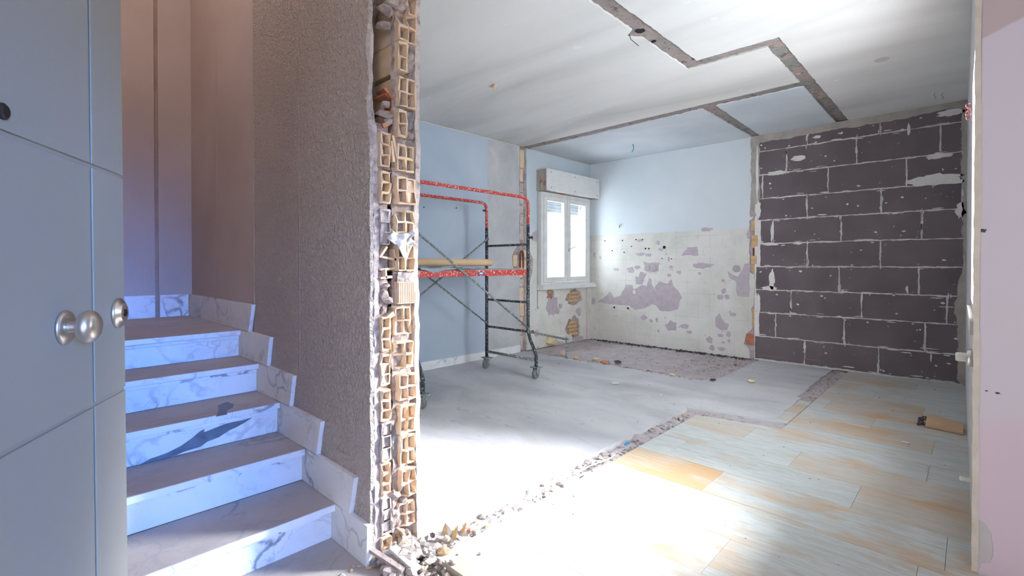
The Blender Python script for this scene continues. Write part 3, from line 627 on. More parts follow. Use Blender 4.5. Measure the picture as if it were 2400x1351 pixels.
# ------------------------------------------------------------------ entrance wall (pink and lavender) and the rest of the hall shell
R = random.Random(41)
we = build(MB().panel([[(xr(2.49), 0), (2.2, 0), (2.2, HC), (xr(2.49), HC)]], mxz, 2.77, 2.496), 'wall_entrance', 'old_mortar')
tag(we, 'pink and lavender patchy painted wall with a chipped corner', 'wall', 'structure')
cx0 = xr(2.49)
e = [(cx0+.012, .0), (2.2, 0), (2.2, HC), (cx0+.012, HC), (cx0+.012, .20), (cx0+.030, .195), (cx0+.047, .16), (cx0+.052, .09), (cx0+.045, .05), (cx0+.020, .04)]
build(MB().panel([jag(e, .012, .0015, R, (0, 1, 2, 3))], mxz, 2.50, 2.488), 'paint_skin', 'entrance_paint', we)
build(MB().grid((cx0, 2.494, 0), (.08, 0, 0), (0, 0, .24), 14, 30, (0, -1, 0), .004, 60, 2), 'chipped_render', 'broken_render', we)
build(MB().panel([jag([(cx0-.006, 0), (cx0+.012, 0), (cx0+.012, HC), (cx0-.006, HC)], .02, .0012, R, (0, 2))], mxz, 2.515, 2.486), 'corner_bead', 'cream_trim', we, label='cream plaster corner edge')
for (px, py, L_) in [(2302, 541, .022), (2339, 922, .014), (2312, 917, .010)]:
    p = on(1, 2.488, px, py); build(MB().panel([blob(p.x, p.z, L_*.5, L_*.28, R, 12, .5)], mxz, 2.488, 2.4873), 'scuff_mark', 'dark_rubble', we)
m = MB(); m.box(2.2, 2.4, -1.5, -1.25, 0, HC).box(2.2, 2.4, .62, 2.77, 0, HC).box(2.2, 2.4, -1.25, .62, 2.2, HC)
o = build(m, 'wall_doorway', 'hall_paint'); tag(o, 'plain hall wall around the open entrance doorway', 'wall', 'structure')
m = MB(); m.box(-.75, .5, -1.7, -1.5, 0, HC).box(1.7, 2.4, -1.7, -1.5, 0, HC).box(.5, 1.7, -1.7, -1.5, 0, 1.0).box(.5, 1.7, -1.7, -1.5, 2.2, HC)
o = build(m, 'wall_hall', 'hall_paint'); tag(o, 'plain hall wall behind the entrance', 'wall', 'structure')
o = build(MB().box(2.4, 4.6, .95, 1.1, 0, 3.6).box(2.4, 4.6, .95, -1.6, 3.45, 3.6), 'wall_sun_block', 'hall_paint'); tag(o, 'unseen wall and roof added outside the entrance doorway to block the sun', 'wall', 'structure')  # added out of view so that no sun enters through the doorway

# ------------------------------------------------------------------ stair enclosure
o = build(MB().box(-4.6, -.75, -.75, -.55, -.05, 4.6).box(-.95, -.75, -1.7, -.75, 0, HC), 'wall_stairwell', 'hall_paint'); tag(o, 'far side wall of the stairwell behind the grey door', 'wall', 'structure')
o = build(MB().box(-4.6, -1.60, -.75, 1.2, 4.5, 4.65), 'ceiling_stairwell', 'hall_paint'); tag(o, 'high ceiling over the marble stairs', 'ceiling', 'structure')
wend = build(MB().box(-4.6, XEND-.014, -.55, 1.2, 0, 4.6), 'wall_landing', 'groove_dark'); tag(wend, 'plaster wall at the top of the marble stairs with a vertical groove', 'wall', 'structure')
build(MB().box(XEND-.014, XEND, -.54, .724, .766, 4.55), 'plaster_panel', 'stair_smooth_plaster', wend)
build(MB().box(XEND-.014, XEND, .747, 1.0, .766, 4.55), 'plaster_panel', 'stair_smooth_plaster', wend)

# ------------------------------------------------------------------ stair wall with its broken end
ws = build(MB().box(-4.60, -1.93, .972, 1.150, 0, 4.5), 'wall_stair', 'old_mortar')
tag(ws, 'rough stucco stair wall torn open to hollow bricks at its end', 'wall', 'structure')
R = random.Random(51)
lp = jag([(-2.908, 0), (XE-.004, 0), (XE-.004, 1.6), (XE-.03, 1.75), (XE-.006, 1.86), (XE-.035, 1.97), (XE-.012, 2.1), (XE-.02, 2.3), (XE, 4.4), (-2.908, 4.4)], .03, .004, R, (0, 8, 9))
build(MB().panel([lp], mxz, .964, YS), 'stucco_skin', 'stair_stucco', ws, label='rough taupe stucco')
lp = jag([(-2.908, 0), (XE-.008, 0), (XE-.006, 1.60), (XE-.05, 1.8), (XE-.05, 2.15), (XE-.012, 2.3), (XE-.01, 4.4), (-2.908, 4.4)], .02, .006, R, (0, 6, 7))
build(MB().panel([lp], mxz, .985, .9645), 'render_coat', 'broken_render', ws, label='grey pink render coat under the stucco')
build(MB().box(-3.62, -2.916, YS+.004, .985, .7, 4.4), 'smooth_skin', 'stair_smooth_plaster', ws, label='smoother plaster by the landing')
build(MB().box(XEND, -3.626, YS+.004, .985, .7, 4.4), 'smooth_skin', 'stair_smooth_plaster', ws, label='smoother plaster by the landing')
build(MB().box(-2.302, -2.296, YS-.0015, YS+.003, .62, 4.4), 'joint_bead', 'stair_smooth_plaster', ws)
build(MB().box(-2.918, -2.908, YS-.002, YS+.003, .93, 4.4), 'joint_bead', 'stair_smooth_plaster', ws)
lp = jag([(XL, 0), (XE+.008, 0), (XE-.004, .8), (XE-.012, 1.3), (XE+.002, 1.5), (XE, HC), (XL, HC)], .025, .005, R, (0, 5, 6))
build(MB().panel([lp], mxz, 1.150, 1.172), 'room_plaster', 'broken_render', ws, label='plaster coat on the room face')
# mortar behind and between the bricks
build(MB().grid((-1.672, 1.052, 0), (0, .104, 0), (0, 0, HC), 14, 300, (1, 0, 0), .022, 26, 3), 'brick_mortar', 'old_mortar', ws)
build(MB().grid((-1.676, .980, 0), (0, .056, 0), (0, 0, 1.70), 10, 190, (1, 0, 0), .020, 26, 5), 'brick_mortar', 'old_mortar', ws)
build(MB().grid((-1.86, .975, 1.60), (0, .12, 0), (0, 0, 1.1), 14, 120, (1, 0, 0), .05, 14, 7), 'cavity_mortar', 'old_mortar', ws)
build(MB().box(-1.94, -1.90, .98, 1.15, 0, HC), 'cavity_back', 'old_mortar', ws)
build(MB().box(-1.90, -1.76, .985, 1.036, 0, 1.66), 'inner_leaf', 'clay_brick', ws)

def hollow(y0, y1, z0, z1, ny, nz, xf, length, rng, tw=.0068, depth=.13, filled=(), rag=.010, gone=()):
    def lines(a, b, n):
        c = (b-a-tw*(n+1))/n; out = [a]
        for i in range(n): out += [out[-1]+tw, out[-1]+tw+c]
        return out+[b]
    Y, Z = lines(y0, y1, ny), lines(z0, z1, nz); mb = MB(); nY, nZ = len(Y), len(Z); vs = []; fs = []
    lo = {}
    for j in range(nZ):
        for i in range(nY):
            jx = rng.uniform(-rag, rag*.4); e_ = .0025
            if (i//2, j//2) in gone: jx -= rng.uniform(.02, .045)
            lo[i, j] = len(vs); vs.append((xf+jx, Y[i]+rng.uniform(-e_, e_)*(0 < i < nY-1), Z[j]+rng.uniform(-e_, e_)))
    bk = {}
    for j in range(nZ):
        for i in range(nY): bk[i, j] = len(vs); vs.append((xf-length if not (0 < i < nY-1 and 0 < j < nZ-1) else xf-depth, Y[i], Z[j]))
    for j in range(nZ-1):
        for i in range(nY-1):
            q = [(i, j), (i+1, j), (i+1, j+1), (i, j+1)]
            hole = i % 2 == 1 and j % 2 == 1
            if hole and (i//2, j//2) in filled:
                b = len(vs)
                for (a_, b_) in q: vs.append((xf-.012+rng.uniform(-.006, .006), Y[a_], Z[b_]))
                fs.append((b, b+1, b+2, b+3))
            elif hole:
                for k_ in range(4): fs.append((lo[q[k_]], lo[q[(k_+1) % 4]], bk[q[(k_+1) % 4]], bk[q[k_]]))
                fs.append(tuple(bk[a_] for a_ in q))
            else: fs.append(tuple(lo[a_] for a_ in q))
    # outside faces
    o0 = len(vs); vs += [(xf-length, y, z) for y in (y0, y1) for z in (z0, z1)]
    bot = [lo[i, 0] for i in range(nY)]; topv = [lo[i, nZ-1] for i in range(nY)]; lef = [lo[0, j] for j in range(nZ)]; rig = [lo[nY-1, j] for j in range(nZ)]
    fs += [tuple(bot+[o0+2, o0]), tuple(topv+[o0+3, o0+1]), tuple(lef+[o0+1, o0]), tuple(rig+[o0+3, o0+2])]
    return mb.add(vs, fs)
zpx = lambda x, y: on(0, XE, x, y).z
r = random.Random(77)
RB = [(-50, 33, 955, 975, 1, 2, (), ((0, 1),)), (33, 100, 934, 974, 2, 2, (), ((0, 2), (1, 2))), (104, 172, 932, 954, 1, 2, (), ()), (183, 252, 934, 974, 2, 2, (), ()), (262, 325, 931, 952, 1, 2, (), ()), (340, 403, 931, 972, 2, 2, (), ()),
      (417, 480, 929, 973, 2, 2, ((1, 0), (1, 1)), ()), (494, 548, 929, 972, 2, 2, (), ((0, 2),)), (575, 636, 929, 969, 2, 2, (), ()), (719, 784, 928, 964, 2, 2, (), ()), (800, 862, 927, 968, 2, 2, (), ((0, 0), (0, 1))), (877, 937, 933, 972, 2, 2, (), ()),
      (951, 1016, 936, 972, 2, 2, (), ()), (1023, 1091, 938, 972, 2, 2, (), ()), (1100, 1165, 938, 972, 2, 2, (), ((0, 0),)), (1180, 1236, 936, 972, 2, 2, (), ((0, 0), (0, 1)))]
for (p0, p1, xa, xb, ny, nz, fl_, gn) in RB:
    y0, y1 = on(0, XE, xa, 620).y, on(0, XE, xb, 620).y
    build(hollow(y0, y1, zpx(950, p1), zpx(950, p0), ny, nz, XE+.008+r.uniform(-.008, .008), .235, r, filled=fl_, gone=gn), 'hollow_brick', 'clay_brick', ws)
y0, y1 = on(0, XE, 931, 620).y, on(0, XE, 970, 620).y     # one brick lies with its closed side out
m = MB(); z0, z1 = zpx(950, 712), zpx(950, 660)
m.box(XE-.22, XE+.002, y0, y1, z0, z1)
for k in range(9): m.box(XE+.001, XE+.006, y0+.004+k*(y1-y0)/9.2, y0+.009+k*(y1-y0)/9.2, z0+.004, z1-.004)
build(m, 'hollow_brick', 'clay_brick', ws)
build(MB().grid((XE+.004, y0, zpx(950, 660)), (0, y1-y0, 0), (0, 0, zpx(950, 638)-zpx(950, 660)), 8, 6, (1, 0, 0), .012, 40, 2), 'mortar_lump', 'broken_render', ws)
for (p0, p1, xa) in [(104, 172, 955), (262, 325, 953)]:      # broken halves filled with mortar
    build(MB().grid((XE-.005, on(0, XE, xa, 620).y, zpx(960, p1)), (0, .036, 0), (0, 0, zpx(960, p0)-zpx(960, p1)), 6, 14, (1, 0, 0), .03, 34, p0), 'mortar_lump', 'old_mortar', ws)
LB = [(312, 392, 3, ()), (403, 478, 3, ()), (491, 574, 3, (0, 1, 2)), (743, 822, 3, ()), (830, 903, 3, (0, 1)), (915, 986, 3, ()), (990, 1080, 3, (0, 1, 2)), (1086, 1159, 3, ()), (1166, 1250, 3, (0, 1, 2)), (1258, 1312, 2, ())]
for (p0, p1, nz, fl_) in LB:
    y0, y1 = on(0, XE, 891, 620).y, on(0, XE, 914, 620).y
    build(hollow(y0, y1, zpx(905, p1), zpx(905, p0), 1, nz, XE+.010+r.uniform(-.006, .006), .20, r, tw=.007, depth=.09, filled=[(0, k) for k in fl_]), 'hollow_brick', 'clay_brick' if not fl_ or len(fl_) < 3 else 'broken_render', ws)
# shards of broken bricks in the end
def shard(px0, py0, px1, py1, x, th, tilt, mat='clay_brick', dx=.10):
    a, b = on(0, x, px0, py0), on(0, x, px1, py1); d = (b-a); n = Vector((0, -d.z, d.y)).normalized()*th
    q = Vector((-dx, tilt, tilt*.6))
    build(MB().hexa([a, b, b+q*.7, a+q, a+n, b+n*1.2, b+q*.6+n, a+q+n]), 'brick_shard', mat, ws)
shard(900, 208, 921, 235, XE-.02, .012, .02, 'clay_red'); shard(921, 235, 915, 262, XE-.02, .010, .02, 'clay_red'); shard(902, 222, 917, 232, XE-.03, .01, .0, 'clay_red')
shard(919, 318, 929, 372, XE, .010, .01); shard(916, 330, 921, 380, XE, .009, .01); shard(900, 300, 921, 290, XE-.01, .016, .02, 'clay_red')
shard(893, 605, 910, 580, XE, .008, .0); shard(896, 605, 928, 612, XE, .008, .01); shard(921, 585, 929, 634, XE, .008, .0); shard(893, 635, 929, 632, XE-.01, .008, .0); shard(903, 632, 904, 652, XE, .006, .0); shard(893, 655, 920, 652, XE, .008, .01); shard(911, 750, 926, 740, XE, .016, .01)
shard(943, 1248, 968, 1318, XE+.02, .008, .0); shard(936, 1262, 945, 1300, XE, .010, .02, 'clay_yellow'); shard(958, 1250, 974, 1300, XE, .008, .0); shard(903, 1306, 925, 1345, XE+.02, .008, .0, 'clay_brick'); shard(955, 1290, 974, 1325, XE+.02, .01, .02, 'clay_yellow'); shard(936, 1262, 960, 1282, XE+.0, .01, .0, 'clay_yellow')
m = MB(); r = random.Random(4)
for (px, py, s_) in [(905, 245, .06), (903, 270, .07), (910, 285, .05), (905, 25, .09), (918, 10, .08), (935, 20, .07), (897, 60, .06), (902, 670, .05), (898, 690, .06), (905, 705, .055), (899, 728, .05), (923, 395, .035), (940, 395, .03), (905, 396, .04), (922, 965, .03), (919, 990, .035), (925, 640, .03), (930, 865, .03), (945, 1170, .05), (925, 1160, .05), (935, 1245, .05), (950, 1250, .05), (920, 1270, .05), (930, 1290, .06)]:
    p = on(0, XE-.02, px, py); m.chunk(p, s_, r)
build(m, 'mortar_lump', 'old_mortar', ws)

# ------------------------------------------------------------------ stairs
st = thing('staircase', 'marble staircase rising beside the rough stucco wall', 'staircase', (-2.9, .2, 0))
YL = -.545
m = MB()
for k in range(5): m.box(X1-GO*(k+1) if k < 4 else XEND, X1-GO*k-.022, YL, YS-.001, 0, RISE*(k+1)-.032)
build(m, 'stair_core', 'old_mortar', st)
for k in range(5):
    xr_ = X1-GO*k; z1 = RISE*(k+1)
    xb = xr_-GO if k < 4 else XEND
    build(MB().box(xr_-.021, xr_, YL, YS-.001, RISE*k+.0005, z1-.052), 'riser', 'marble', st)
    build(MB().box(xr_-.021, xr_+.006, YL, YS-.001, z1-.050, z1-.031), 'riser_trim', 'marble', st)
    build(MB().box(xb+.002, xr_+.033, YL, YS-.001, z1-.030, z1), 'tread', 'marble_dusty' if k < 4 else 'marble_dusty', st, bevel=.003)
    build(MB().box(xr_+.0328, xr_+.0345, YL, YS-.002, z1-.028, z1-.002), 'nosing_face', 'marble', st)
# the dark vein of the third step
V = [on(0, X1-GO*2+.0008, a, b) for a, b in [(322, 1093), (352, 1076), (392, 1062), (424, 1046), (452, 1026), (468, 1012), (480, 1006), (478, 1014), (508, 1002), (545, 990), (592, 979), (572, 992), (540, 1008), (512, 1026), (486, 1036), (470, 1048), (430, 1060), (392, 1074), (350, 1088)]]
build(MB().panel([jag([(p.y, p.z) for p in V], .03, .003, R)], myz, X1-GO*2, X1-GO*2+.0008), 'riser_vein', 'marble_vein', st, label='broad dark vein across the third riser')
V = [on(2, RISE*3+.0006, a, b) for a, b in [(506, 977), (512, 962), (510, 952), (520, 946), (534, 942), (548, 948), (546, 956), (534, 962), (532, 972)]]
build(MB().panel([jag([(p.x, p.y) for p in V], .03, .003, R)], mxy, RISE*3, RISE*3+.0006), 'tread_vein', 'marble_vein', st)
bs = thing('baseboard_stair', 'stepped marble skirting slabs climbing the stucco wall', 'baseboard', (-2.3, YS, 0), 'structure')
def slab(x0, xt, xb_, z0, z1, mat='marble'):
    build(MB().panel([[(x0, z0), (xb_, z0), (xt, z1), (x0, z1)]], mxz, YS, YS-.020), 'skirting_slab', mat, bs, bevel=.0015)
slab(X1, -1.646, -1.651, 0, .157)
for k in range(1, 5): slab(X1-GO*k, -1.744-GO*(k-1), -1.786-GO*(k-1), RISE*k+.001, RISE*(k+1)+.005)
slab(XEND, -2.885, -2.945, RISE*5+.001, .925)
for a, b in ((-.55, .722), (.750, YS-.021)): build(MB().box(XEND, XEND+.016, a, b, RISE*5, .925), 'skirting_slab', 'marble', bs, bevel=.0015)

fillo = thing('stair_fill', 'added warm fill globe, unseen under the high stairwell ceiling', 'lamp', (-2.9, .2, 4.07))  # globe and its light are added out of view to warm the upper stairwell
build(MB().lathe([(.05, .30), (.05, .27), (.012, .265), (.012, .16), (.06, .155), (.06, .13)], (-2.9, .2, 4.17), (0, 0, 1), 20), 'fill_stem', 'satin_nickel', fillo, smooth=True)
t = T('fill_globe', .4); t.col((.9, .85, .75)); t.b.inputs['Emission Color'].default_value = (1, .72, .52, 1); t.b.inputs['Emission Strength'].default_value = 3.0; M['fill_globe'] = t.m
build(MB().lathe([(.001, -.10), (.06, -.085), (.10, -.03), (.11, .03), (.09, .09), (.05, .13)], (-2.9, .2, 4.17), (0, 0, 1), 24), 'globe', 'fill_globe', fillo, smooth=True)
lamp('stair_fill_light', 'POINT', (-2.9, .2, 4.02), (-2.9, .2, 0), 32, (1.0, .82, .74), shadow_soft_size=.12)

# ------------------------------------------------------------------ open grey door
E0 = CAM+ray(291, 620)*1.2; E0.z = 0
da = YAW+math.atan2(825-1200, FPX); D = Vector((math.sin(da), math.cos(da), 0)); Nn = Vector((D.y, -D.x, 0))   # along the leaf, towards the camera
if Nn.dot(CAM-E0) < 0: Nn = -Nn
def dp(u, z, w_): return E0-D*u+Vector((0, 0, z))+Nn*w_-D*((z-1.15)*.013)   # u from the free edge
door = thing('door_1', 'open grey panelled door with round nickel knob', 'door', E0-D*.45, 'structure')
def dbox(u0, u1, z0, z1, w0, w1):
    return MB().hexa([dp(u, z0, w_) for u, w_ in ((u0, w0), (u1, w0), (u1, w1), (u0, w1))]+[dp(u, z1, w_) for u, w_ in ((u0, w0), (u1, w0), (u1, w1), (u0, w1))])
build(dbox(0, .90, .012, 2.12, -.045, -.004), 'door_core', 'door_paint', door)
def du(px, py):
    p = onp(E0, Nn, px, py); return (E0-p).dot(D), p.z
ug, _ = du(217, 620); _, zu = du(285, 415); _, zlo = du(296, 909)
for a, b in ((0, ug-.004), (ug+.004, .90)):
    zs = [.012, zlo-.004, zlo+.004, zu-.004, zu+.004, 2.12]
    for i in (0, 2, 4): build(dbox(a, b, zs[i], zs[i+1], -.004, 0), 'door_panel', 'door_paint', door, bevel=.002)
u_, z_ = du(150, 768)
kn = build(MB().lathe([(.034, 0), (.034, .004), (.030, .007), (.015, .009)], dp(u_, z_, 0), Nn, 32), 'knob_rose', 'satin_nickel', door, smooth=True)
build(MB().lathe([(.013, .004), (.0115, .010), (.011, .018), (.013, .022), (.022, .025), (.029, .030), (.0325, .037), (.0325, .042), (.029, .049), (.022, .054), (.012, .0565), (.0, .057)], dp(u_, z_, 0), Nn, 40), 'knob', 'satin_nickel', door, smooth=True)
u_, z_ = du(281, 733)
es = build(MB().lathe([(.036, 0), (.036, .004), (.033, .008), (.024, .009), (.022, .014), (.018, .015)], dp(max(u_, .038), z_, 0), Nn, 32), 'lock_escutcheon', 'satin_nickel', door, smooth=True)
build(MB().lathe([(.009, .013), (.009, .0165)], dp(max(u_, .038), z_, 0), Nn, 16), 'keyhole', 'dark_metal', es)
u_, z_ = du(6, 262)
pe = build(MB().lathe([(.0135, 0), (.0135, .004), (.010, .007), (.007, .007)], dp(u_, z_, 0), Nn, 24), 'peephole', 'dark_metal', door, smooth=True)

# ------------------------------------------------------------------ mobile scaffold
sx0, sx1, sy0, sy1 = -3.885, -3.270, 2.27, 3.65
sc = thing('mobile_scaffold', 'paint-spattered mobile scaffold with red rails and wheels by the blue wall', 'scaffold', ((sx0+sx1)/2, (sy0+sy1)/2, 0))
def arc(p0, corner, p1, r_, n=6):
    p0, c, p1 = Vector(p0), Vector(corner), Vector(p1); a = c+(p0-c).normalized()*r_; b = c+(p1-c).normalized()*r_
    return [(a*(1-t)**2+c*(2*t*(1-t))+b*t**2) for t in [i/n for i in range(n+1)]]
RT = .0155
for x, flare in ((sx1, .11), (sx0, 0)):
    tz = 1.825
    path = [(x, sy0, 1.54)]+arc((x, sy0, 1.54), (x, sy0, tz), (x, sy1, tz), .09)+arc((x, sy0, tz), (x, sy1, tz), (x, sy1, 1.54), .09)+[(x, sy1, 1.54)]
    build(MB().tube(path, .016, 10), 'guard_rail', 'scaffold_red', sc, smooth=True, label='red paint-spattered guard rail')
    for y in (sy0, sy1):
        if flare: pth = [(x, y, 1.55), (x, y, .50), (x+.004, y, .46), (x+.03, y, .38), (x+flare*.75, y, .29), (x+flare, y, .23), (x+flare, y, .12)]
        else: pth = [(x, y, 1.55), (x, y, .12)]
        build(MB().tube(pth, RT+.002, 10), 'leg', 'scaffold_dark', sc, smooth=True)
        cxx = x+flare
        ca = build(MB().box(cxx-.05, cxx+.05, y-.04, y+.04, .108, .120).box(cxx-.028, cxx-.022, y-.02, y+.02, .045, .108).box(cxx+.022, cxx+.028, y-.02, y+.02, .045, .108), 'caster', 'scaffold_grey', sc, bevel=.002)
        build(MB().lathe([(.02, -.018), (.046, -.018), (.050, -.012), (.050, .012), (.046, .018), (.02, .018)], (cxx, y-.012, .050), (1, .25, 0), 22), 'wheel', 'caster_rubber', ca, smooth=True)
for y in (sy0, sy1):
    for z in (1.35, 1.055, .76, .462): build(MB().tube([(sx0, y, z), (sx1, y, z)], .0125, 8), 'rung', 'scaffold_dark', sc, smooth=True)
    build(MB().tube([(sx0, y, .182), (sx1+.11, y, .186)], .015, 8), 'rung', 'scaffold_grey', sc, smooth=True)
def brace(x, a, b):
    m = MB().tube([(x, *a), (x, *b)], .010, 8)
    for p in (a, b): m.tube([(x-.025, *p), (x+.02, *p)], .009, 8)
    build(m, 'brace', 'scaffold_grey', sc, smooth=True)
brace(sx1+.025, (sy0-.0, 1.412), (sy1-.02, .50)); brace(sx0+.025, (sy0, 1.405), (sy1-.02, .50)); brace(sx0+.045, (sy1-.03, 1.425), (sy0, .55))
build(MB().box(sx0+.02, sx1-.022, sy0+.02, sy1-.03, 1.073, 1.102), 'deck', 'deck_grey', sc, bevel=.003)
beam = build(MB().box(sx1-.020, sx1+.008, sy0+.03, sy1-.03, 1.040, 1.095), 'deck_beam', 'scaffold_red', sc, bevel=.003, label='red spattered edge beam of the deck')
build(MB().box(sx0-.008, sx0+.018, sy0+.03, sy1-.03, 1.040, 1.095), 'deck_beam', 'scaffold_red', sc, bevel=.003)
p = on(0, sx1+.009, 1128, 641); stk = build(MB().panel([[(p.y+.045*math.cos(a), p.z+.014*math.sin(a)) for a in [2*PI*k/18 for k in range(18)]]], myz, sx1+.008, sx1+.0092), 'sticker', 'sticker_blue', beam)
build(MB().box(sx1+.009, sx1+.0098, p.y-.02, p.y+.02, p.z-.006, p.z+.006), 'sticker_print', 'sticker_white', stk)
OX, OY = -3.585, 4.70
build(MB().tube([(sx1, sy1, .462), (sx1-.02, sy1+.10, .44), (OX, OY, .232)], .0125, 8), 'stabiliser_arm', 'scaffold_grey', sc, smooth=True)
build(MB().tube([(OX, OY, .262), (OX, OY, .012)], .008, 8).tube([(OX-.03, OY, .235), (OX+.03, OY, .235)], .011, 8).lathe([(.022, 0), (.018, .012)], (OX, OY, .0), (0, 0, 1), 14), 'stabiliser_foot', 'scaffold_grey', sc, smooth=True)
for x, y, z in ((sx1+.03, sy1, 1.42), (sx0, sy1-.03, 1.74), (sx1-.01, sy1+.06, .452)): build(MB().tube([(x, y-.02, z), (x, y+.03, z)], .012, 8).tube([(x, y+.03, z-.015), (x, y+.03, z+.015)], .006, 6), 'clamp_screw', 'rusty_metal' if z < 1 else 'scaffold_dark', sc)
# things lying on the deck
def cloth_z(x, y):
    q = Vector((x*7, y*9, 1.3)); b = .010+.011*(noise.noise(q)+.6)+.006*noise.noise(q*2.7); return 1.104+max(.002, b)
cx_, cy_ = 18, 46; vs = []
for j in range(cy_+1):
    for i in range(cx_+1):
        y = 2.32+(3.03-2.32)*j/cy_+.02*noise.noise(Vector((i*.4, j*.2, 9))); s_ = i/cx_*.62; xx = sx0+.04+s_
        over = max(0., xx-(sx1+.012)); reach = .045*max(0., 1-abs(y-2.48)/.28)
        if over > 0: P_ = (sx1+.014+.006*noise.noise(Vector((y*20, 0, 2))), y, cloth_z(sx1, y)-over*(reach/.035 if reach else .2))
        else: P_ = (xx, y, cloth_z(xx, y))
        vs.append(P_)
m = MB().add(vs, [(j*(cx_+1)+i, j*(cx_+1)+i+1, (j+1)*(cx_+1)+i+1, (j+1)*(cx_+1)+i) for j in range(cy_) for i in range(cx_)])
o = build(m, 'dust_sheet', 'grey_cloth', smooth=True); tag(o, 'crumpled grey dust sheet spread on the scaffold deck', 'cloth')
sd_ = o.modifiers.new('thick', 'SOLIDIFY'); sd_.thickness = .003; sd_.offset = 1
m = MB(); m.lathe([(.022, 0), (.034, 0), (.034, 1.0), (.022, 1.0), (.022, .90)], (-3.50, 2.34, 1.166), (.0, 1, .0), 24)
o = build(m, 'paper_roll', 'kraft_paper', smooth=False); tag(o, 'long tan roll of kraft paper on the grey dust sheet', 'paper roll')

# ------------------------------------------------------------------ small things
R = random.Random(61)
def frag(name, px, py, size, mat, label, cat, flat=.8, group=None, zb=0.0):
    p = on(2, zb, px, py); m = MB().chunk((p.x, p.y, zb+size*.2), size, R, flat); lo_ = min(v[2] for v in m.v); m.v = [(v[0], v[1], v[2]-lo_+zb) for v in m.v]
    return tag(build(m, name, mat), label, cat, None, group)
frag('plaster_lump', 1290, 812, .26, 'yellow_scrap', 'pale yellow crumpled lump against the stripped wall under the window', 'debris')
frag('plaster_lump', 1279, 800, .10, 'white_filler', 'small white lump beside the pale yellow lump under the window', 'debris')
frag('brick_fragment', 1318, 836, .13, 'clay_brick', 'tan brick fragment at the foot of the thin steel prop', 'debris')
frag('brick_fragment', 1350, 842, .12, 'clay_yellow', 'flat yellowish brick fragment on the edge of the rough screed', 'debris', .4)
frag('brick_fragment', 1396, 846, .11, 'clay_brick', 'brown brick fragment beside a dark crumpled scrap on the screed edge', 'debris')
frag('brick_fragment', 1418, 853, .09, 'clay_red', 'small orange brick fragment on the screed edge', 'debris')
frag('dark_scrap', 1448, 852, .16, 'dark_rubble', 'dark crumpled scrap on the edge of the rough screed', 'debris', .5)
frag('plaster_flake', 1441, 900, .08, 'white_filler', 'white plaster flake alone on the grey floor', 'debris', .3)
frag('brick_chip', 1576, 881, .085, 'yellow_scrap', 'yellow chip on the grey floor near the kitchen screed', 'debris', .5)
frag('brick_chip', 1762, 897, .085, 'yellow_scrap', 'yellow chip on the grey floor before the dark blocks', 'debris', .5)
frag('brick_chip', 1550, 927, .04, 'yellow_scrap', 'tiny yellow chip on the grey floor beyond the rubble strip', 'debris', .5)
frag('plastic_scrap', 1469, 1044, .045, 'blue_scrap', 'bright blue scrap in the rubble strip', 'debris', .5)
frag('plaster_flake', 2123, 1040, .05, 'white_filler', 'small pale flake on the worn boards by the loose board', 'debris', .3)
frag('dark_scrap', 1670, 893, .10, 'dark_rubble', 'dark scrap at the tip of the grey floor by the screed', 'debris', .4)
# thin white cable in the rubble strip
a = [on(2, .012, x, y) for x, y in [(1355, 1108), (1380, 1094), (1400, 1086), (1425, 1078), (1440, 1068)]]
tag(build(MB().tube(a, .004, 6), 'cable', 'white_plastic', smooth=True), 'thin white cable lying in the rubble strip', 'cable')
# clay shards by the broken wall
P0 = on(2, 0, 1056, 1262)
bs_ = thing('clay_shards', 'upright broken clay shards on the floor by the torn wall end', 'debris', P0)
def plate(pts, off, mat):
    off = Vector(off); pts = [Vector(p) for p in pts]; n = len(pts); m = MB().add(pts+[p+off for p in pts], [tuple(range(n)), tuple(range(2*n-1, n-1, -1))]+[(i, (i+1) % n, n+(i+1) % n, n+i) for i in range(n)])
    build(m, 'shard', mat, bs_)
px_ = lambda x, y, k=0.0: CAM+ray(x, y)*((P0-CAM).dot(fw)+k)
plate([px_(1036, 1246), px_(1048, 1272), px_(1054, 1274), px_(1044, 1226)], fw*.012, 'clay_yellow')
plate([px_(1044, 1226), px_(1056, 1240), px_(1066, 1276), px_(1052, 1272)], fw*.02+rt*.006, 'white_filler')
plate([px_(1054, 1256), px_(1074, 1234), px_(1068, 1268), px_(1062, 1268)], fw*.012, 'clay_yellow')
P0 = on(2, 0, 1092, 1256)
bs_ = thing('clay_shards', 'small pale clay shards next to the larger upright shards', 'debris', P0)
plate([px_(1080, 1246), px_(1092, 1224), px_(1094, 1230), px_(1086, 1252)], fw*.01, 'clay_yellow')
plate([px_(1094, 1244), px_(1102, 1242), px_(1102, 1250), px_(1096, 1254)], fw*.012, 'clay_red')
plate([px_(1082, 1252), px_(1096, 1246), px_(1098, 1258), px_(1086, 1258)], fw*.012, 'white_filler')
# laths and strips in the heap
for (a, b, wd, mt, lb) in [((-1.66, .945), (-1.50, .99), .022, 'old_mortar', 'grey plaster strip lying on the heap at the torn wall foot'), ((-1.60, 1.01), (-1.47, 1.03), .035, 'white_filler', 'white plaster strip lying on the heap at the torn wall foot')]:
    a, b = Vector((*a, .055)), Vector((*b, .02)); d = (b-a).normalized(); s_ = d.cross(Vector((0, 0, 1)))*wd/2; h = Vector((0, 0, .012))
    tag(build(MB().hexa([a-s_, a+s_, b+s_, b-s_, a-s_+h, a+s_+h, b+s_+h, b-s_+h]), 'plaster_strip', mt), lb, 'debris')
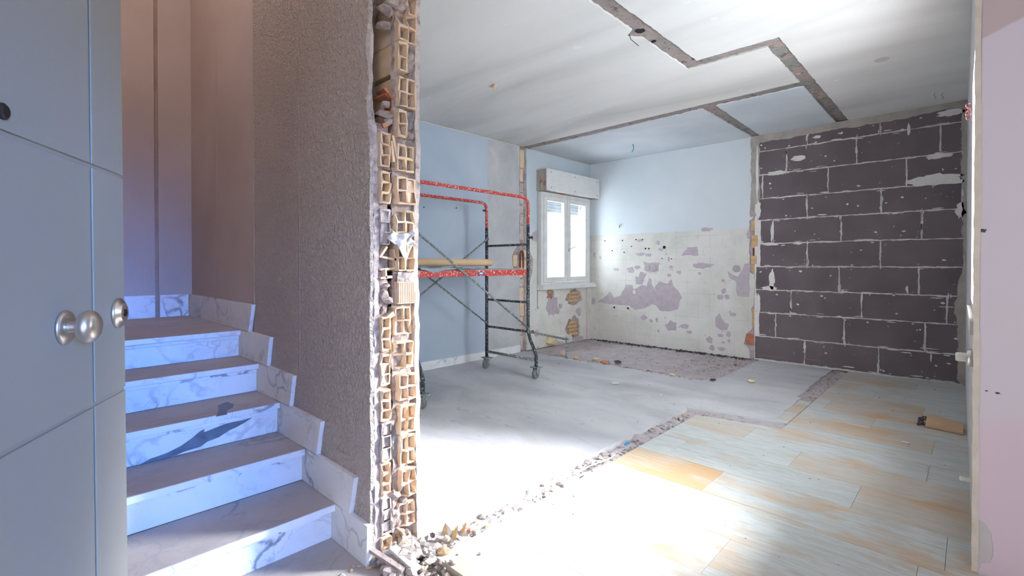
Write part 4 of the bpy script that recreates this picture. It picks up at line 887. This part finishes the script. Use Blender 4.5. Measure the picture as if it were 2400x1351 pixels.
# white rag caught in the broken wall
vs = []; nr, nc = 14, 14
for j in range(nr+1):
    for i in range(nc+1):
        u_, v_ = i/nc, j/nr; px = 912+58*u_+6*math.sin(v_*7); py = 536+20*math.sin(u_*3.0)*.6+v_*(30+34*math.exp(-((u_-.62)/.16)**2))
        p = on(0, XE+.022+.016*noise.noise(Vector((u_*6, v_*5, 3)))+.01*math.sin(u_*14), px, py); vs.append(p)
m = MB().add(vs, [(j*(nc+1)+i, j*(nc+1)+i+1, (j+1)*(nc+1)+i+1, (j+1)*(nc+1)+i) for j in range(nr) for i in range(nc)])
o = build(m, 'rag', 'white_cloth', smooth=True); tag(o, 'white rag stuffed into the broken hollow brick wall', 'rag'); q = o.modifiers.new('t', 'SOLIDIFY'); q.thickness = .003
# loose board over a hole in the boards
lb_ = thing('loose_board', 'tan loose board lifted over a hole beside the pale side wall', 'board', (-.13, 4.6, 0))
build(MB().hexa([(-.235, 4.45, .003), (-.04, 4.42, .003), (-.04, 4.62, .003), (-.24, 4.75, .003), (-.235, 4.45, .018), (-.04, 4.42, .016), (-.04, 4.62, .018), (-.24, 4.75, .030)]), 'board_plate', 'loose_board_wood', lb_)
build(MB().hexa([(-.24, 4.76, .002), (-.04, 4.63, .002), (-.04, 4.70, .002), (-.22, 4.80, .002), (-.24, 4.76, .012), (-.04, 4.63, .012), (-.04, 4.70, .012), (-.22, 4.80, .012)]), 'board_splinter', 'loose_board_wood', lb_)
m = MB(); r = random.Random(15)
for _ in range(26): s_ = r.uniform(.012, .035); m.chunk((r.uniform(-.275, -.235), r.uniform(4.46, 4.74), s_*.25), s_, r)
o = build(m, 'dark_crumbs', 'dark_rubble', lb_, kind='stuff')
# stubs and plugs on the side wall
def stub(y, px, py, rad, L_, name, label, cat, collar):
    p = on(1, y, px, py); x0 = xr(y)
    o = thing(name, label, cat, (x0, y, p.z-rad))
    build(MB().lathe([(rad*.9, 0), (rad, L_*.1), (rad, L_*.92), (rad*.8, L_)], (x0, y, p.z), (-1, 0, 0), 18), 'pipe', 'white_plastic', o, smooth=True)
    if collar: build(MB().lathe([(rad*1.1, 0), (rad*2.1, 0), (rad*1.9, .018), (rad*1.1, .022)], (x0, y, p.z), (-1, 0, 0), 24), 'collar', 'satin_nickel', o, smooth=True)
stub(2.70, 2262, 838, .018, .055, 'pipe_stub', 'white pipe stub with metal collar on the pale side wall', 'pipe', True)
stub(2.66, 2266, 1125, .010, .040, 'wall_plug', 'small ribbed white plug low on the pale side wall', 'wall plug', False)
# wires
def wire(name, pts, rad, mat, label):
    return tag(build(MB().tube(pts, rad, 6), name, mat, smooth=True), label, 'wire')
r = random.Random(8); c0 = on(1, 2.75, 2276, 262); pts = []
for k in range(44):
    a = k*.85; pts.append(Vector((c0.x-.009+.009*math.cos(a*1.3+r.uniform(-.3, .3)), c0.y+.012*math.sin(a*.7), c0.z+.030*math.sin(k*.37)+.006*math.cos(a))))
wire('wire_bundle', [Vector((xr(2.75)-.002, 2.75, c0.z))]+pts, .0011, 'red_wire', 'tangle of red wires hanging at the side wall near the ceiling')
p = on(2, HC, 1475, 86); wire('ceiling_wire', [p+Vector((0, 0, .02)), p+Vector((.01, .0, -.02)), p+Vector((.06, .02, -.075))], .0025, 'dark_wire', 'thin dark wire hanging from the torn ceiling strip')
p = on(2, HC, 1483, 338); wire('ceiling_wire', [p, p+Vector((.01, 0, -.03)), p+Vector((.012, 0, -.07)), p+Vector((-.01, 0, -.10))], .006, 'green_wire', 'short green wire hanging from the kitchen ceiling')
q = on(2, HC, 1159, 199); lh = thing('lamp_hook', 'beige lamp hook on the large white ceiling', 'hook', q)
build(MB().lathe([(.022, 0), (.016, .012), (.010, .03), (.010, .045)], q, (0, 0, -1), 14), 'hook_body', 'kraft_paper', lh, smooth=True)
build(MB().tube([q+Vector((-.05, 0, -.006)), q+Vector((0, .0, -.012)), q+Vector((.03, -.02, -.006))], .005, 6), 'hook_wire', 'kraft_paper', lh)
for px in (2192, 2210):
    p = on(2, HC, px, 218); wire('ceiling_wire', [p, p+Vector((-.010, 0, -.02)), p+Vector((.006, 0, -.04)), p+Vector((-.004, 0, -.055))], .0018, 'dark_wire', 'thin curled wire end hanging from the ceiling above the dark blocks')['group'] = 'wire ends above the dark blocks'
